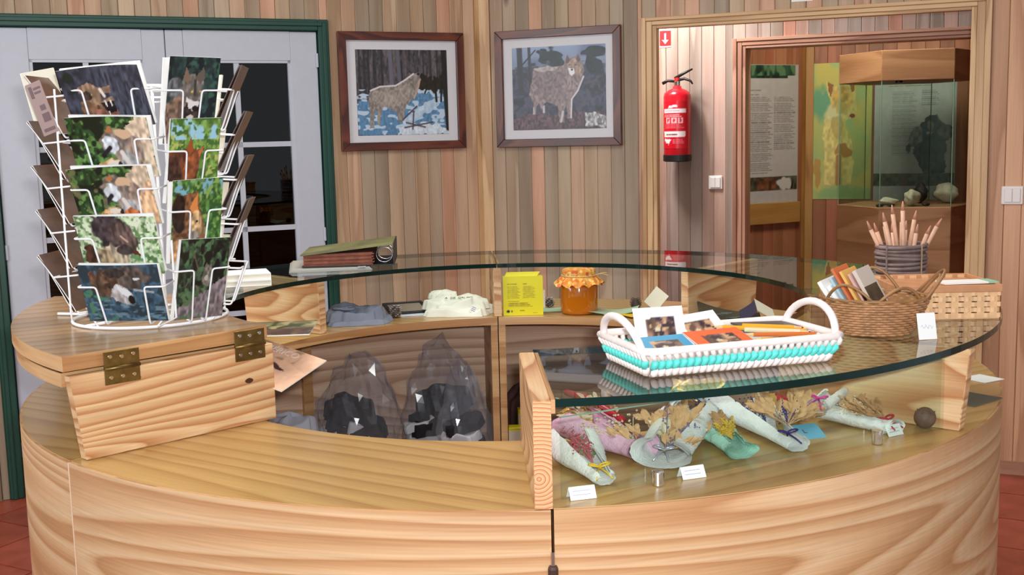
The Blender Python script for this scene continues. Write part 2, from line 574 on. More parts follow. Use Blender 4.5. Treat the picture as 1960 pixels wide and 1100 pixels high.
def sheet_mesh(name, pic, wd, ht, mats=('print', 'white'), thick=0.0006, bend=None, parent=None):
    """printed sheet: front grid coloured point by point, plain back and edges. Local x right, z up, front towards -y."""
    nx, ny = pic.nx, pic.ny
    a = np.clip(pic.a, 0, 255) / 255.0
    a = np.where(a <= 0.04045, a / 12.92, ((a + 0.055) / 1.055) ** 2.4)
    X = np.linspace(-wd / 2, wd / 2, nx); Zs = np.linspace(ht, 0, ny)
    GX, GZ = np.meshgrid(X, Zs)
    f = bend or (lambda x, z: 0.0 * x)
    GY = f(GX, GZ)
    front = np.stack([GX, GY, GZ], -1).reshape(-1, 3)
    back = front + np.array([0, thick, 0])
    idx = np.arange(nx * ny).reshape(ny, nx)
    q = np.stack([idx[1:, :-1], idx[1:, 1:], idx[:-1, 1:], idx[:-1, :-1]], -1).reshape(-1, 4)
    o = nx * ny
    # coarse back: only the outline columns, joined by quads along x
    st = max(1, (nx - 1) // 8)
    cols = list(range(0, nx, st))
    if cols[-1] != nx - 1: cols.append(nx - 1)
    rst = max(1, (ny - 1) // 8)
    rows = list(range(0, ny, rst))
    if rows[-1] != ny - 1: rows.append(ny - 1)
    bi = {}
    bv = []
    for r_ in rows:
        for c_ in cols:
            bi[(r_, c_)] = o + len(bv)
            bv.append(back[idx[r_, c_]])
    faces = q.tolist()
    nfront = len(faces)
    for r0, r1 in zip(rows[:-1], rows[1:]):
        for c0, c1 in zip(cols[:-1], cols[1:]):
            faces.append([bi[(r0, c0)], bi[(r0, c1)], bi[(r1, c1)], bi[(r1, c0)]])
    for c0, c1 in zip(cols[:-1], cols[1:]):
        faces.append([int(idx[0, c0]), int(idx[0, c1]), bi[(0, c1)], bi[(0, c0)]])
        faces.append([int(idx[-1, c1]), int(idx[-1, c0]), bi[(ny - 1, c0)], bi[(ny - 1, c1)]])
    for r0, r1 in zip(rows[:-1], rows[1:]):
        faces.append([int(idx[r1, 0]), int(idx[r0, 0]), bi[(r0, 0)], bi[(r1, 0)]])
        faces.append([int(idx[r0, -1]), int(idx[r1, -1]), bi[(r1, nx - 1)], bi[(r0, nx - 1)]])
    me = bpy.data.meshes.new(name)
    me.from_pydata(np.concatenate([front, np.array(bv)]).tolist(), [], faces)
    for m in mats:
        me.materials.append(M[m] if isinstance(m, str) else m)
    me.polygons.foreach_set('material_index', [0] * nfront + [1] * (len(faces) - nfront))
    ca = me.color_attributes.new('Col', 'FLOAT_COLOR', 'POINT')
    cols_ = np.ones((len(me.vertices), 4))
    cols_[:o, :3] = a.reshape(-1, 3)
    cols_[o:, :3] = 0.8
    ca.data.foreach_set('color', cols_.ravel())
    me.update()
    ob = bpy.data.objects.new(name, me)
    C.objects.link(ob)
    if parent is not None:
        ob.parent = parent
    return ob
def font_mesh(name, txt, size, mat, parent=None, extrude=0.0003, align='CENTER'):
    cu = bpy.data.curves.new(name, 'FONT')
    cu.body = txt
    cu.size = size
    cu.extrude = extrude
    cu.align_x = align
    tmp = bpy.data.objects.new(name + '_tmp', cu)
    C.objects.link(tmp)
    dg = bpy.context.evaluated_depsgraph_get()
    me = bpy.data.meshes.new_from_object(tmp.evaluated_get(dg))
    bpy.data.objects.remove(tmp)
    me.materials.clear()
    me.materials.append(M[mat] if isinstance(mat, str) else mat)
    o = bpy.data.objects.new(name, me)
    C.objects.link(o)
    if parent is not None:
        o.parent = parent
    return o
# ================================================================== THE SETTING
ZC, ZG = 0.92, 1.078            # low counter top, glass top
class Frame:
    """upright wall plane: origin on the floor, local x to the right along the wall, local y into the wall"""
    def __init__(s, o, ang):
        s.o, s.a = Vector((o[0], o[1], 0)), R(ang)
        s.x = Vector((math.cos(s.a), math.sin(s.a), 0))
        s.y = Vector((-math.sin(s.a), math.cos(s.a), 0))
    def hit(s, px, py, off=0.0):
        d = ray(px, py)
        p = s.o + s.y * off
        q = CAM + d * ((p - CAM).dot(s.y) / d.dot(s.y))
        return (q - s.o).dot(s.x), q.z
    def w(s, x, y, z):
        return s.o + s.x * x + s.y * y + Vector((0, 0, z))
W1 = Frame((-2.12, 1.98), 24.54); L1 = 2.215
W2 = Frame((-0.105, 2.90), -22.295); L2 = 2.56
W3 = Frame(W2.w(0, 1.1, 0), -22.295)
_c4 = CAM + ray(1543, 300) * 8.0
W4a = Frame(_c4, 28.0)
W4b = Frame(_c4, -22.3)

PAL = [(201, 184, 161), (190, 176, 154), (213, 186, 163), (201, 178, 152), (184, 170, 150), (223, 184, 159), (196, 182, 163), (188, 174, 156), (219, 180, 156), (178, 168, 152)]
PALR = [(226, 182, 152), (232, 192, 160), (216, 176, 146), (206, 180, 152)]
_pm = {}
def plank_mesh(wd, z0, z1):
    k = (round(wd, 3), round(z0, 3), round(z1, 3))
    if k not in _pm:
        mb = MB()
        g, b, t = 0.0005, 0.0022, 0.012
        pf = [(g, 0), (g, -t + b), (g + b, -t), (wd - g - b, -t), (wd - g, -t + b), (wd - g, 0)]
        mb.prism(pf, z0, z1)
        o = mb.build('plank', 'plank', grain='z')
        _pm[k] = o.data
        bpy.data.objects.remove(o)
    return _pm[k]
def planks(wall, x0, x1, z0, z1, pw=0.065, pal=PAL, phase=0.0, seed=1):
    rr = random.Random(seed)
    x = x0
    while x < x1 - 0.006:
        wd = min(pw, x1 - x)
        o = bpy.data.objects.new('plank', plank_mesh(wd, z0, z1))
        C.objects.link(o)
        o.parent = wall
        o.location = (x, 0, 0)
        c = lin(rr.choice(pal))
        k = rr.uniform(0.9, 1.06)
        o.color = (c[0] * k, c[1] * k, c[2] * k, 1)
        x += wd
def wall_obj(name, fr, boxes, t=0.12, mat='dark'):
    mb = MB()
    for (x0, x1, z0, z1) in boxes:
        mb.box(x0, x1, 0.0005, t, z0, z1)
    o = mb.build(name, mat)
    o.location = fr.o
    o.rotation_euler = (0, 0, fr.a)
    return struct(o)
HT = 3.0
M['backing'] = plain('plank_backing', (70, 50, 36), 0.8)
# ---- left wall with the double door
D0, D1, DT = 0.03, 1.465, 1.966
wl = wall_obj('wall_left', W1, [(0, D0 + 0.03, 0, HT), (D0 + 0.03, D1 - 0.03, DT - 0.02, HT), (D1 - 0.03, L1, 0, HT)], mat='backing')
planks(wl, D1, L1 - 0.045, 0, HT, seed=3)
planks(wl, 0.0, D1, DT, HT, seed=4)
planks(wl, 0.0, D0, 0, DT, seed=5)
# ---- right wall with the wide opening
ox0, _ = W2.hit(1231, 200); ix0, _ = W2.hit(1259, 250)
ix1, _ = W2.hit(1852, 300); ox1, _ = W2.hit(1888, 400)
oxt = W2.hit(1230, 34)[1]; ixt = W2.hit(1256, 54)[1]
oxt, ixt = 1.942, 1.895
wr = wall_obj('wall_right', W2, [(0, ox0 + 0.02, 0, HT), (ox0 + 0.02, ox1 - 0.02, oxt - 0.02, HT), (ox1 - 0.02, L2, 0, HT)], t=0.03, mat='backing')
planks(wr, 0.045, ox0, 0, HT, seed=11)
planks(wr, ox0, ox1, oxt, HT, seed=12)
planks(wr, ox1, L2 - 0.02, 0, HT, pal=PALR, seed=13)
# corner post between the two walls
mb = MB()
t1 = [W1.w(L1 - 0.045, 0, 0), W1.w(L1 - 0.045, -0.02, 0), W2.w(-0.004, -0.024, 0), W2.w(0.045, -0.02, 0), W2.w(0.045, 0, 0), W2.o]
mb.prism([(p.x, p.y) for p in t1], 0.0, HT)
struct(mb.build('trim_1', 'trim', grain='z'))
# side walls of the octagonal hall
def side_wall(name, a, b, reverse=False, seed=1):
    a, b = Vector(a), Vector(b)
    ang = math.degrees(math.atan2(b.y - a.y, b.x - a.x))
    fr = Frame(a, ang)
    L = (b - a).length
    o = wall_obj(name, fr, [(0, L, 0, HT)], mat='backing')
    planks(o, 0.012, L - 0.012, 0, HT, pw=0.13, seed=seed)
    return o
side_wall('wall_side_left', pol(2.9, 182), (-2.12, 1.98, 0), seed=21)
_cr = W2.w(L2, 0, 0)
side_wall('wall_side_right', _cr, pol(2.9, -1), seed=22)
# baseboards
def baseboard(name, fr, x0, x1):
    mb = MB().box(x0, x1, -0.024, -0.0125, 0.0, 0.055)
    o = mb.build(name, 'trim_pink')
    o.location = fr.o; o.rotation_euler = (0, 0, fr.a)
    return struct(o)
baseboard('baseboard_left', W1, D1 + 0.002, L1 - 0.05)
baseboard('baseboard_right', W2, ox1 + 0.002, L2 - 0.03)
baseboard('baseboard_back', W2, 0.05, ox0 - 0.002)

# ---- floor: terracotta tiles laid askew, clipped to the octagonal hall
OCT = [W1.o.copy(), pol(2.9, 182), pol(2.9, 227), pol(2.9, 272), pol(2.9, 317), pol(2.9, -1), _cr.copy(), W2.o.copy()]
OCT = [Vector((p.x * 0.993, p.y * 0.993)) for p in OCT]
mb = MB().box(-4.5, 5.2, -3.6, 8.2, -0.08, -0.006)
flo = struct(mb.build('floor', 'grout'))
def clip(poly, oct_):
    for i in range(len(oct_)):
        a, b = oct_[i], oct_[(i + 1) % len(oct_)]
        e = b - a
        out = []
        for j in range(len(poly)):
            p, q = poly[j], poly[(j + 1) % len(poly)]
            dp = e.x * (p.y - a.y) - e.y * (p.x - a.x)
            dq = e.x * (q.y - a.y) - e.y * (q.x - a.x)
            if dp >= 0: out.append(p)
            if (dp >= 0) != (dq >= 0):
                out.append(p + (q - p) * (dp / (dp - dq)))
        poly = out
        if len(poly) < 3: return []
    return poly
ta = R(-28); tx = Vector((math.cos(ta), math.sin(ta))); ty = Vector((-math.sin(ta), math.cos(ta)))
TS = 0.315
full_tile = None
for i in range(-12, 12):
    for j in range(-12, 12):
        c0 = tx * (0.2 + i * TS) + ty * (0.245 + j * TS)
        g = 0.004
        quad = [c0 + tx * g + ty * g, c0 + tx * (TS - g) + ty * g, c0 + tx * (TS - g) + ty * (TS - g), c0 + tx * g + ty * (TS - g)]
        cen = c0 + (tx + ty) * (TS / 2)
        pl = clip(quad, OCT)
        if len(pl) < 3: continue
        area_ = abs(sum(pl[k].x * pl[(k + 1) % len(pl)].y - pl[(k + 1) % len(pl)].x * pl[k].y for k in range(len(pl)))) / 2
        if area_ < 0.001: continue
        if area_ > (TS - 2 * g) ** 2 * 0.999:
            if full_tile is None:
                mb = MB().prism([q - cen for q in quad], -0.006, 0.0)
                full_tile = mb.build('tile', 'tile', flo, loc=(cen.x, cen.y, 0))
            else:
                o = bpy.data.objects.new('tile', full_tile.data); C.objects.link(o); o.parent = flo; o.location = (cen.x, cen.y, 0)
        else:
            MB().prism([q - cen for q in pl], -0.006, 0.0).build('tile', 'tile', flo, loc=(cen.x, cen.y, 0))
_tf = [W2.w(-0.6, 0.03, 0), W2.w(3.4, 0.03, 0), W4b.w(3.2, 0, 0), W4b.o, W4a.w(-1.7, 0, 0)]
MB().prism([(p.x, p.y) for p in _tf], -0.006, 0.0).build('tile_field', 'tile', flo)
# ceilings
M['ceiling'] = plain('ceiling_paint', (222, 214, 200), 0.8)
mb = MB().prism([(p.x * 1.03, p.y * 1.03) for p in OCT], HT, HT + 0.08)
struct(mb.build('ceiling', 'ceiling'))

# ---- double door
def door_frame():
    root = struct(thing('trim_2', None, None))
    root.location = W1.o; root.rotation_euler = (0, 0, W1.a)
    i0, i1, it = 0.085, 1.418, 1.917
    for nm, a, b in (('jamb', D0, i0), ('jamb', i1, D1)):
        MB().box(a, b, -0.03, 0.10, 0, DT).build(nm, 'green', root, bevel=0.004)
    MB().box(i0, i1, -0.03, 0.10, it, DT).build('head', 'green', root, bevel=0.004)
    for a, b in ((D0 + 0.012, D0 + 0.03), (D1 - 0.03, D1 - 0.012)):
        MB().box(a, b, -0.038, -0.03, 0, DT - 0.012).build('moulding', 'green', root, bevel=0.003)
    MB().box(D0 + 0.03, D1 - 0.03, -0.038, -0.03, DT - 0.03, DT - 0.012).build('moulding', 'green', root, bevel=0.003)
door_frame()
def leaf(name, x0, x1, g0, g1, mu, hinge_x):
    root = struct(thing(name, None, None))
    root.location = W1.o; root.rotation_euler = (0, 0, W1.a)
    yb, yf = 0.035, -0.008
    rows = [1.79, 1.428, 1.059, 0.69, 0.32]
    MB().box(x0, g0, yf, yb, 0.006, 1.914).build('stile', 'white_paint', root, bevel=0.003)
    MB().box(g1, x1, yf, yb, 0.006, 1.914).build('stile', 'white_paint', root, bevel=0.003)
    MB().box(g0, g1, yf, yb, rows[0], 1.914).build('rail', 'white_paint', root)
    MB().box(g0, g1, yf, yb, 0.006, rows[-1]).build('rail', 'white_paint', root)
    # glazing bead round the opening
    for a, b, c_, d in ((g0, g0 + 0.012, rows[-1], rows[0]), (g1 - 0.012, g1, rows[-1], rows[0]), (g0, g1, rows[0] - 0.012, rows[0]), (g0, g1, rows[-1], rows[-1] + 0.012)):
        MB().box(a, b, yf + 0.004, yb - 0.004, c_, d).build('bead', 'white_paint', root)
    MB().box(mu - 0.011, mu + 0.011, 0.0, 0.028, rows[-1], rows[0]).build('muntin', 'white_paint', root)
    for z in rows[1:-1]:
        MB().box(g0, g1, 0.0, 0.028, z - 0.011, z + 0.011).build('muntin', 'white_paint', root)
    for a, b in ((g0, mu), (mu, g1)):
        for zt, zb in zip(rows[:-1], rows[1:]):
            MB().box(a, b, 0.012, 0.015, zb, zt).build('pane', 'pane', root)
    for z in (1.79, 1.02, 0.2):
        m = MB().tube([(hinge_x, yf - 0.006, z - 0.03), (hinge_x, yf - 0.006, z + 0.03)], 0.006, 8)
        m.build('hinge', 'white_paint', root)
    return root
leaf('door_1', 0.089, 0.762, 0.232, 0.668, 0.445, 0.092)
leaf('door_2', 0.765, 1.414, 0.838, 1.293, 1.057, 1.411)
# cupboard behind the panes, its low light put into dark box and shelf colours
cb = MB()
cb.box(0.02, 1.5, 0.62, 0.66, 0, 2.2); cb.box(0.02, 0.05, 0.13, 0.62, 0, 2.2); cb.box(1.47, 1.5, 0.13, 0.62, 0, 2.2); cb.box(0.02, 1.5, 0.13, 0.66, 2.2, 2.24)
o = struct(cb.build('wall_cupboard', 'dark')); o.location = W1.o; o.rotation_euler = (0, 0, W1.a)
M['dim_shelf'] = plain('dim_shelf', (110, 106, 104), 0.6)  # white shelves greyed, the low light inside is in the colour
for z in (0.55, 0.93, 1.24, 1.52):
    MB().box(0.051, 1.469, 0.36, 0.619, z, z + 0.018).build('shelf', 'dim_shelf', o)
M['bolt'] = plain('bolt_head', (150, 140, 138), 0.4)
for x in (0.30, 0.40, 0.52, 0.60, 0.90, 1.0, 1.12, 1.24):
    MB().tube([(x, 0.60, 1.70 + 0.02 * math.sin(x * 30)), (x, 0.62, 1.70 + 0.02 * math.sin(x * 30))], 0.008, 8).build('bolt', 'bolt', o)

# ---- casings (stepped pine mouldings)
def casing(name, fr, o0, o1, i0, i1, ot, it, mat, depth):
    root = struct(thing(name, None, None))
    root.location = fr.o; root.rotation_euler = (0, 0, fr.a)
    w0, w1 = i0 - o0, o1 - i1
    ht = ot - it
    steps = [(0.0, 0.32, -0.030), (0.32, 0.72, -0.023), (0.72, 1.0, -0.017)]
    for a, b, y in steps:
        MB().box(o0 + w0 * a, o0 + w0 * b, y, 0.0, 0, ot - ht * a).build('moulding', mat, root, grain='z', bevel=0.002)
        MB().box(o1 - w1 * b, o1 - w1 * a, y, 0.0, 0, ot - ht * a).build('moulding', mat, root, grain='z', bevel=0.002)
        MB().box(o0 + w0 * b, o1 - w1 * b, y, 0.0, ot - ht * b, ot - ht * a).build('moulding', mat, root, bevel=0.002)
    MB().box(i0 - 0.018, i0, 0.0005, depth, 0, it + 0.018).build('lining', mat, root, grain='z')
    MB().box(i1, i1 + 0.018, 0.0005, depth, 0, it + 0.018).build('lining', mat, root, grain='z')
    MB().box(i0, i1, 0.0005, depth, it, it + 0.018).build('lining', mat, root)
    return root
casing('trim_3', W2, ox0, ox1, ix0, ix1, oxt, ixt, 'trim', 0.031)
# ---- hall wall behind the opening
a0 = W3.hit(1404, 200)[0]; a1 = W3.hit(1428, 250)[0]
PAL3 = [(203, 178, 171), (188, 176, 173), (217, 168, 154), (178, 172, 169), (199, 180, 173), (178, 170, 163)]
wh = wall_obj('wall_hall', W3, [(-0.4, a0 + 0.02, 0, HT - 0.2), (a0 + 0.02, 2.65, 1.90, HT - 0.2), (2.65, 3.2, 0, HT - 0.2)], mat='backing')
planks(wh, 0.15, a0, 0, HT - 0.2, pal=PAL3, seed=31)
planks(wh, a0, 2.66, 1.915, HT - 0.2, pal=PAL3, seed=32)
casing('trim_4', W3, a0, 2.66, a1, 2.60, 1.915, 1.862, 'trim_pink', 0.125)
# ---- exhibition room beyond
PAL4 = [(176, 122, 92), (164, 116, 88), (190, 126, 98), (156, 112, 86), (184, 132, 100)]
we = wall_obj('wall_exhibition_left', W4a, [(-1.6, 0, 0, HT - 0.2)], mat='backing')
planks(we, -1.2, -0.05, 0, HT - 0.2, pw=0.09, pal=PAL4, seed=41)
we2 = wall_obj('wall_exhibition_right', W4b, [(0, 3.2, 0, HT - 0.2)], mat='backing')
planks(we2, 0.05, 2.4, 0, HT - 0.2, pw=0.09, pal=PAL4, seed=42)
mb = MB()
t1 = [W4a.w(-0.05, 0, 0), W4a.w(-0.05, -0.03, 0), W4b.w(0.0, -0.034, 0), W4b.w(0.05, -0.03, 0), W4b.w(0.05, 0, 0), W4b.o]
mb.prism([(p.x, p.y) for p in t1], 0.0, HT - 0.2)
struct(mb.build('trim_5', 'case_dark', grain='z'))
# plain enclosing walls and ceiling of the hall and the exhibition room
def flat_wall(name, p, q):
    p, q = Vector(p), Vector(q)
    fr = Frame(p, math.degrees(math.atan2(q.y - p.y, q.x - p.x)))
    return wall_obj(name, fr, [(0, (q - p).length, 0, HT - 0.2)], t=0.08, mat='case')
flat_wall('wall_hall_left', W2.w(0.12, 0.14, 0), W3.w(0.12, -0.02, 0))
flat_wall('wall_hall_right', W3.w(2.9, -0.02, 0), W2.w(2.9, 0.14, 0))
flat_wall('wall_exhibition_side', W3.w(-0.3, 0.14, 0), W4a.w(-1.55, -0.05, 0))
flat_wall('wall_exhibition_end', W4b.w(3.1, -0.05, 0), W3.w(3.1, 0.14, 0))
cp = [W2.w(-0.5, 0.13, 0), W2.w(3.3, 0.13, 0), W4b.w(3.3, 0.1, 0), W4b.w(0, 0.2, 0), W4a.w(-1.7, 0.1, 0)]
struct(MB().prism([(p.x, p.y) for p in cp], HT - 0.2, HT - 0.14).build('ceiling_exhibition', 'ceiling'))
# ================================================================== THE RING COUNTER
RI, RO = 0.677, 1.05
def counter_module(name, label, a0, a1, batten=None, top='veneer_top'):
    root = thing(name, label, 'counter', group='modules of the ring counter')
    g = 0.12
    tb = MB().sector(RI, RO - 0.004, a0 + g, a1 - g, ZC - 0.022, ZC, mi=0, mi_side=1)
    tb.build('top_board', [top, 'edge'], root)
    MB().sector(RO - 0.016, RO, a0 + g, a1 - g, 0.03, ZC - 0.001, mi=1, mi_side=0).build('curved_front', ['veneer', 'edge'], root)
    MB().sector(0.72, RO - 0.03, a0 + g + 0.3, a1 - g - 0.3, 0.0, 0.03).build('plinth', 'black', root)
    for a, s_ in ((a0 + g, 1), (a1 - g, -1)):
        th = math.degrees(0.02 / 0.69)
        b = a + s_ * th
        MB().sector(RI + 0.004, RO - 0.0165, min(a, b), max(a, b), 0.03, ZC - 0.0225, seg=1).build('side_panel', 'edge', root)
    th = math.degrees(0.02 / 0.69)
    for z in (0.05, 0.47):
        MB().sector(RI + 0.02, RO - 0.0185, a0 + g + th * 1.01, a1 - g - th * 1.01, z, z + 0.018, mi=0, mi_side=1).build('inner_shelf', ['veneer_top', 'edge'], root)
    MB().sector(RO - 0.020, RO - 0.0168, a0 + g + th * 1.01, a1 - g - th * 1.01, 0.068 + 0.42, ZC - 0.0228).build('back_panel', 'inner', root)
    if batten:
        w_ = 0.9
        MB().sector(RO - 0.032, RO - 0.0205, batten - w_, batten + w_, 0.489, ZC - 0.023, seg=2).build('batten', 'edge', root, grain='z')
    return root
AS, AF = -135.2, -86.9      # joints left front and front
counter_module('counter_module', 'low counter section in the front with bare yellow wooden top', AS, AF)
counter_module('counter_module', 'front right section of the round counter carrying the glass showcase', AF, 0.0, top='veneer_top_b')
counter_module('counter_module', 'left section of the round counter under the postcard rack', -180, AS)
counter_module('counter_module', 'back left counter section with plastic bags on its inner shelf', 93.0, 180.0, batten=127.5)
counter_module('counter_module', 'back right counter section below the honey jar', 0.0, 93.0)
MB().sector(RO + 0.0002, RO + 0.0008, AS - 0.08, AS + 0.12, 0.04, ZC - 0.002, seg=1).build('joint_strip', plain('pale_joint', (226, 196, 166), 0.5), [o for o in C.objects if o.name == 'counter_module'][0])
# little barrel bolt in the front joint
bl = thing('barrel_bolt', 'small dark barrel bolt in the joint of the counter front', 'bolt', pol(RO + 0.006, AF - 0.05, 0.735))
MB().lathe([(0.003, 0), (0.0075, 0.001), (0.0075, 0.10), (0.006, 0.104), (0.002, 0.105)], 12).build('barrel', plain('dark_bolt', (84, 62, 54), 0.4, 0.5), bl)
MB().lathe([(0.003, 0.104), (0.003, 0.125)], 8).build('pin', 'steel', bl)

# ---- upright dividers that carry the glass
ZD = ZG - 0.012
def divider(a, label, r0=0.69, r1b=1.030, r1t=1.045, th=0.024, zt=ZD - 0.0005, ledge=0):
    root = thing('divider_board', label, 'divider', group='upright dividers of the ring counter')
    d = Vector((math.cos(R(a)), math.sin(R(a)), 0)); n = Vector((-d.y, d.x, 0))
    prof = [d * r0 + Vector((0, 0, ZC)), d * r1b + Vector((0, 0, ZC)), d * r1t + Vector((0, 0, zt)), d * r0 + Vector((0, 0, zt))]
    # local frame: x along the radius
    mb = MB()
    P = [(r0, -th / 2, ZC + 0.0005), (r1b, -th / 2, ZC + 0.0005), (r1t, -th / 2, zt), (r0, -th / 2, zt)]
    mb.extr(P, (0, th, 0))
    mb.build('panel', 'board', root, bevel=0.0015)
    root.rotation_euler = (0, 0, R(a))
    if ledge:
        MB().box(r0 + 0.005, r1t - 0.004, min(0, ledge) - th / 2 * (1 if ledge < 0 else -1), max(0, ledge) + th / 2 * (1 if ledge > 0 else -1), zt - 0.02, zt).build('ledge', 'edge', root)
    return root
divider(-87.55, 'front divider board with round end grain beside the showcase', 0.692, 1.050, 1.052, 0.026, zt=ZG, ledge=0.006)
divider(-41.0, 'pale divider board closing the right end of the showcase', r1b=1.034, r1t=1.05)
divider(0.0, 'divider board behind the wicker basket on the right')
divider(46.0, 'divider board with arched grain right of the honey jar')
divider(92.9, 'divider board at the back between white shirt and yellow box')
divider(137.5, 'divider board at the back left of the grey folded shirt')
divider(178.5, 'divider board hidden behind the postcard rack')

# ---- glass tops
def glass_top(label, a0, a1):
    o = MB().sector(0.670, 1.045, a0, a1, ZD, ZG, mi=0, mi_side=1, seg=40).build('curved_glass_shelf', ['glass', 'glass_edge'])
    # underside must not mirror twice: keep the lower faces plain clear
    return tag(o, label, 'glass top', 'curved glass tops of the counter')
glass_top('curved glass top over the showcase under the white tray basket', AF + 0.35, -0.1)
glass_top('curved glass top at the back right above the honey jar', 0.1, 92.9)
glass_top('curved glass top at the back left under the ring binder', 93.1, 178.0)

# ---- wooden shelf and hinged flap at the left
o = MB().sector(0.668, 1.046, -180, -135.9, ZG - 0.034, ZG - 0.010, mi=0, mi_side=1).build('shelf_board', ['lid', 'edge'])
tag(o, 'curved wooden shelf board right under the hinged flap', 'shelf')
flap = thing('counter_flap', 'hinged wooden flap folded back under the postcard rack', 'flap')
ZF0, ZF1 = ZG - 0.004, ZG + 0.022
MB().sector(0.655, 1.052, -181, -134.6, ZF0, ZF1, mi=0, mi_side=1).build('flap_board', ['lid', 'edge'], flap, bevel=0.0)
eb = thing('end_board', 'broad pine end board with flame grain and a dark knot below two brass hinges', 'board')
eb.rotation_euler = (0, 0, R(-135.0))
mb = MB()
P = [(0.652, 0, ZC + 0.0005), (1.028, 0, ZC + 0.0005), (1.047, 0, ZD), (0.652, 0, ZD)]
mb.extr([(p[0], -0.003, p[2]) for p in P], (0, 0.022, 0))
mb.build('panel', 'board', eb, bevel=0.0015)
M['knot'] = plain('knot', (70, 34, 18), 0.6)
for (u, z, ru, rz) in ((0.708, 1.003, 0.0075, 0.005), (0.93, 1.046, 0.008, 0.0016)):
    ring = [(u + ru * math.cos(t) * (1 + 0.2 * math.cos(2 * t)), 0.0192, z + rz * math.sin(t)) for t in [i * math.pi / 6 for i in range(12)]]
    MB().extr(ring, (0, 0.0006, 0)).build('knot', 'knot', eb)
# hinges: two leaves, knuckle and six screws, lying on the board face and the flap edge
d = Vector((math.cos(R(-135)), math.sin(R(-135)), 0))
def hinge(u):
    """u = radius of the hinge centre"""
    root = thing('brass_hinge', 'brass hinge with six screws at the %s end of the flap' % ('outer' if u > 0.85 else 'inner'), 'hinge', group='hinges of the counter flap')
    root.rotation_euler = (0, 0, R(-135.0))
    yb = 0.0195
    wd = 0.064
    MB().box(u - wd / 2, u + wd / 2, yb, yb + 0.002, ZG - 0.036, ZG - 0.010).build('lower_leaf', 'brass', root, bevel=0.0005)
    MB().box(u - wd / 2, u + wd / 2, yb, yb + 0.002, ZG - 0.006, ZG + 0.021).build('upper_leaf', 'brass', root, bevel=0.0005)
    MB().tube([(u - wd / 2, yb + 0.0025, ZG - 0.008), (u + wd / 2, yb + 0.0025, ZG - 0.008)], 0.0035, 8).build('knuckle', 'brass', root, smooth=True)
    for k in (-0.021, 0.0, 0.021):
        for z in (ZG - 0.024, ZG + 0.008 + (0.004 if k else 0.002)):
            MB().tube([(u + k, yb + 0.002, z), (u + k, yb + 0.0032, z)], 0.0033, 8).build('screw', 'steel', root)
hinge(0.955)
hinge(0.703)

# ---- showcase front pane and its chrome clips
p0 = at_z(1075, 957, ZC); p1 = at_z(1812, 819, ZC)
v = (p1 - p0); L = v.length; an = math.atan2(v.y, v.x)
fp = tag(MB().box(0, L, -0.0025, 0.0025, 0.001, 0.122).build('showcase_screen', ['glass_thin'], loc=(p0.x, p0.y, ZC), rot=an), 'upright clear glass pane closing the front of the showcase', 'glass pane')
M['pane_edge'] = plain('pane_edge', (120, 160, 140), 0.15)
MB().box(0, L, -0.0024, 0.0024, 0.1222, 0.1232).build('polished_edge', 'pane_edge', fp)
MB().box(L + 0.0002, L + 0.001, -0.0024, 0.0024, 0.001, 0.122).build('polished_edge', 'pane_edge', fp)
for i, (px, py) in enumerate(((1265, 931), (1684, 851))):
    c = at_z(px, py, ZC)
    k = tag(MB().lathe([(0.0082, 0.0005), (0.0092, 0.0015), (0.0092, 0.022), (0.0082, 0.0235)], 20).build('pane_clip', 'chrome', loc=(c.x, c.y, ZC), smooth=False), 'chrome cylinder clip at the pane, %s tent card' % ('left of the middle' if i == 0 else 'left of the rightmost'), 'clip', 'chrome clips of the showcase pane')
    off = (Vector((c.x, c.y, 0)) - Vector((p0.x, p0.y, 0)))
    nrm = Vector((math.sin(an), -math.cos(an), 0))
    k.location += nrm * (0.013 - off.dot(nrm))

# round end grain on the face of the front divider
t = NT('end_grain')
co = t.n('ShaderNodeTexCoord').outputs['Object']
mp = t.mapping(co, (1, 1, 1), loc=(0, 0.006, -0.966))
sp = t.n('ShaderNodeSeparateXYZ'); t.l(mp, sp.inputs[0])
dist_ = t.math('SQRT', t.math('ADD', t.math('POWER', sp.outputs[1], 2.0), t.math('POWER', sp.outputs[2], 2.0)))
wv_ = t.math('FRACT', t.math('ADD', t.math('MULTIPLY', dist_, 170.0), t.math('MULTIPLY', t.noise(co, 40, 2), 0.8)))
t.l(t.ramp(wv_, [(0.0, lin4((226, 176, 126))), (0.6, lin4((214, 150, 104))), (0.9, lin4((168, 92, 60))), (1.0, lin4((216, 164, 114)))]), t.b.inputs['Base Color'])
t.b.inputs['Roughness'].default_value = 0.6
fd = [o for o in C.objects if o.name == 'divider_board'][0]
MB().box(1.0525, 1.0535, -0.0125, 0.0125, ZC + 0.002, ZG - 0.002).build('end_grain', t.m, fd)
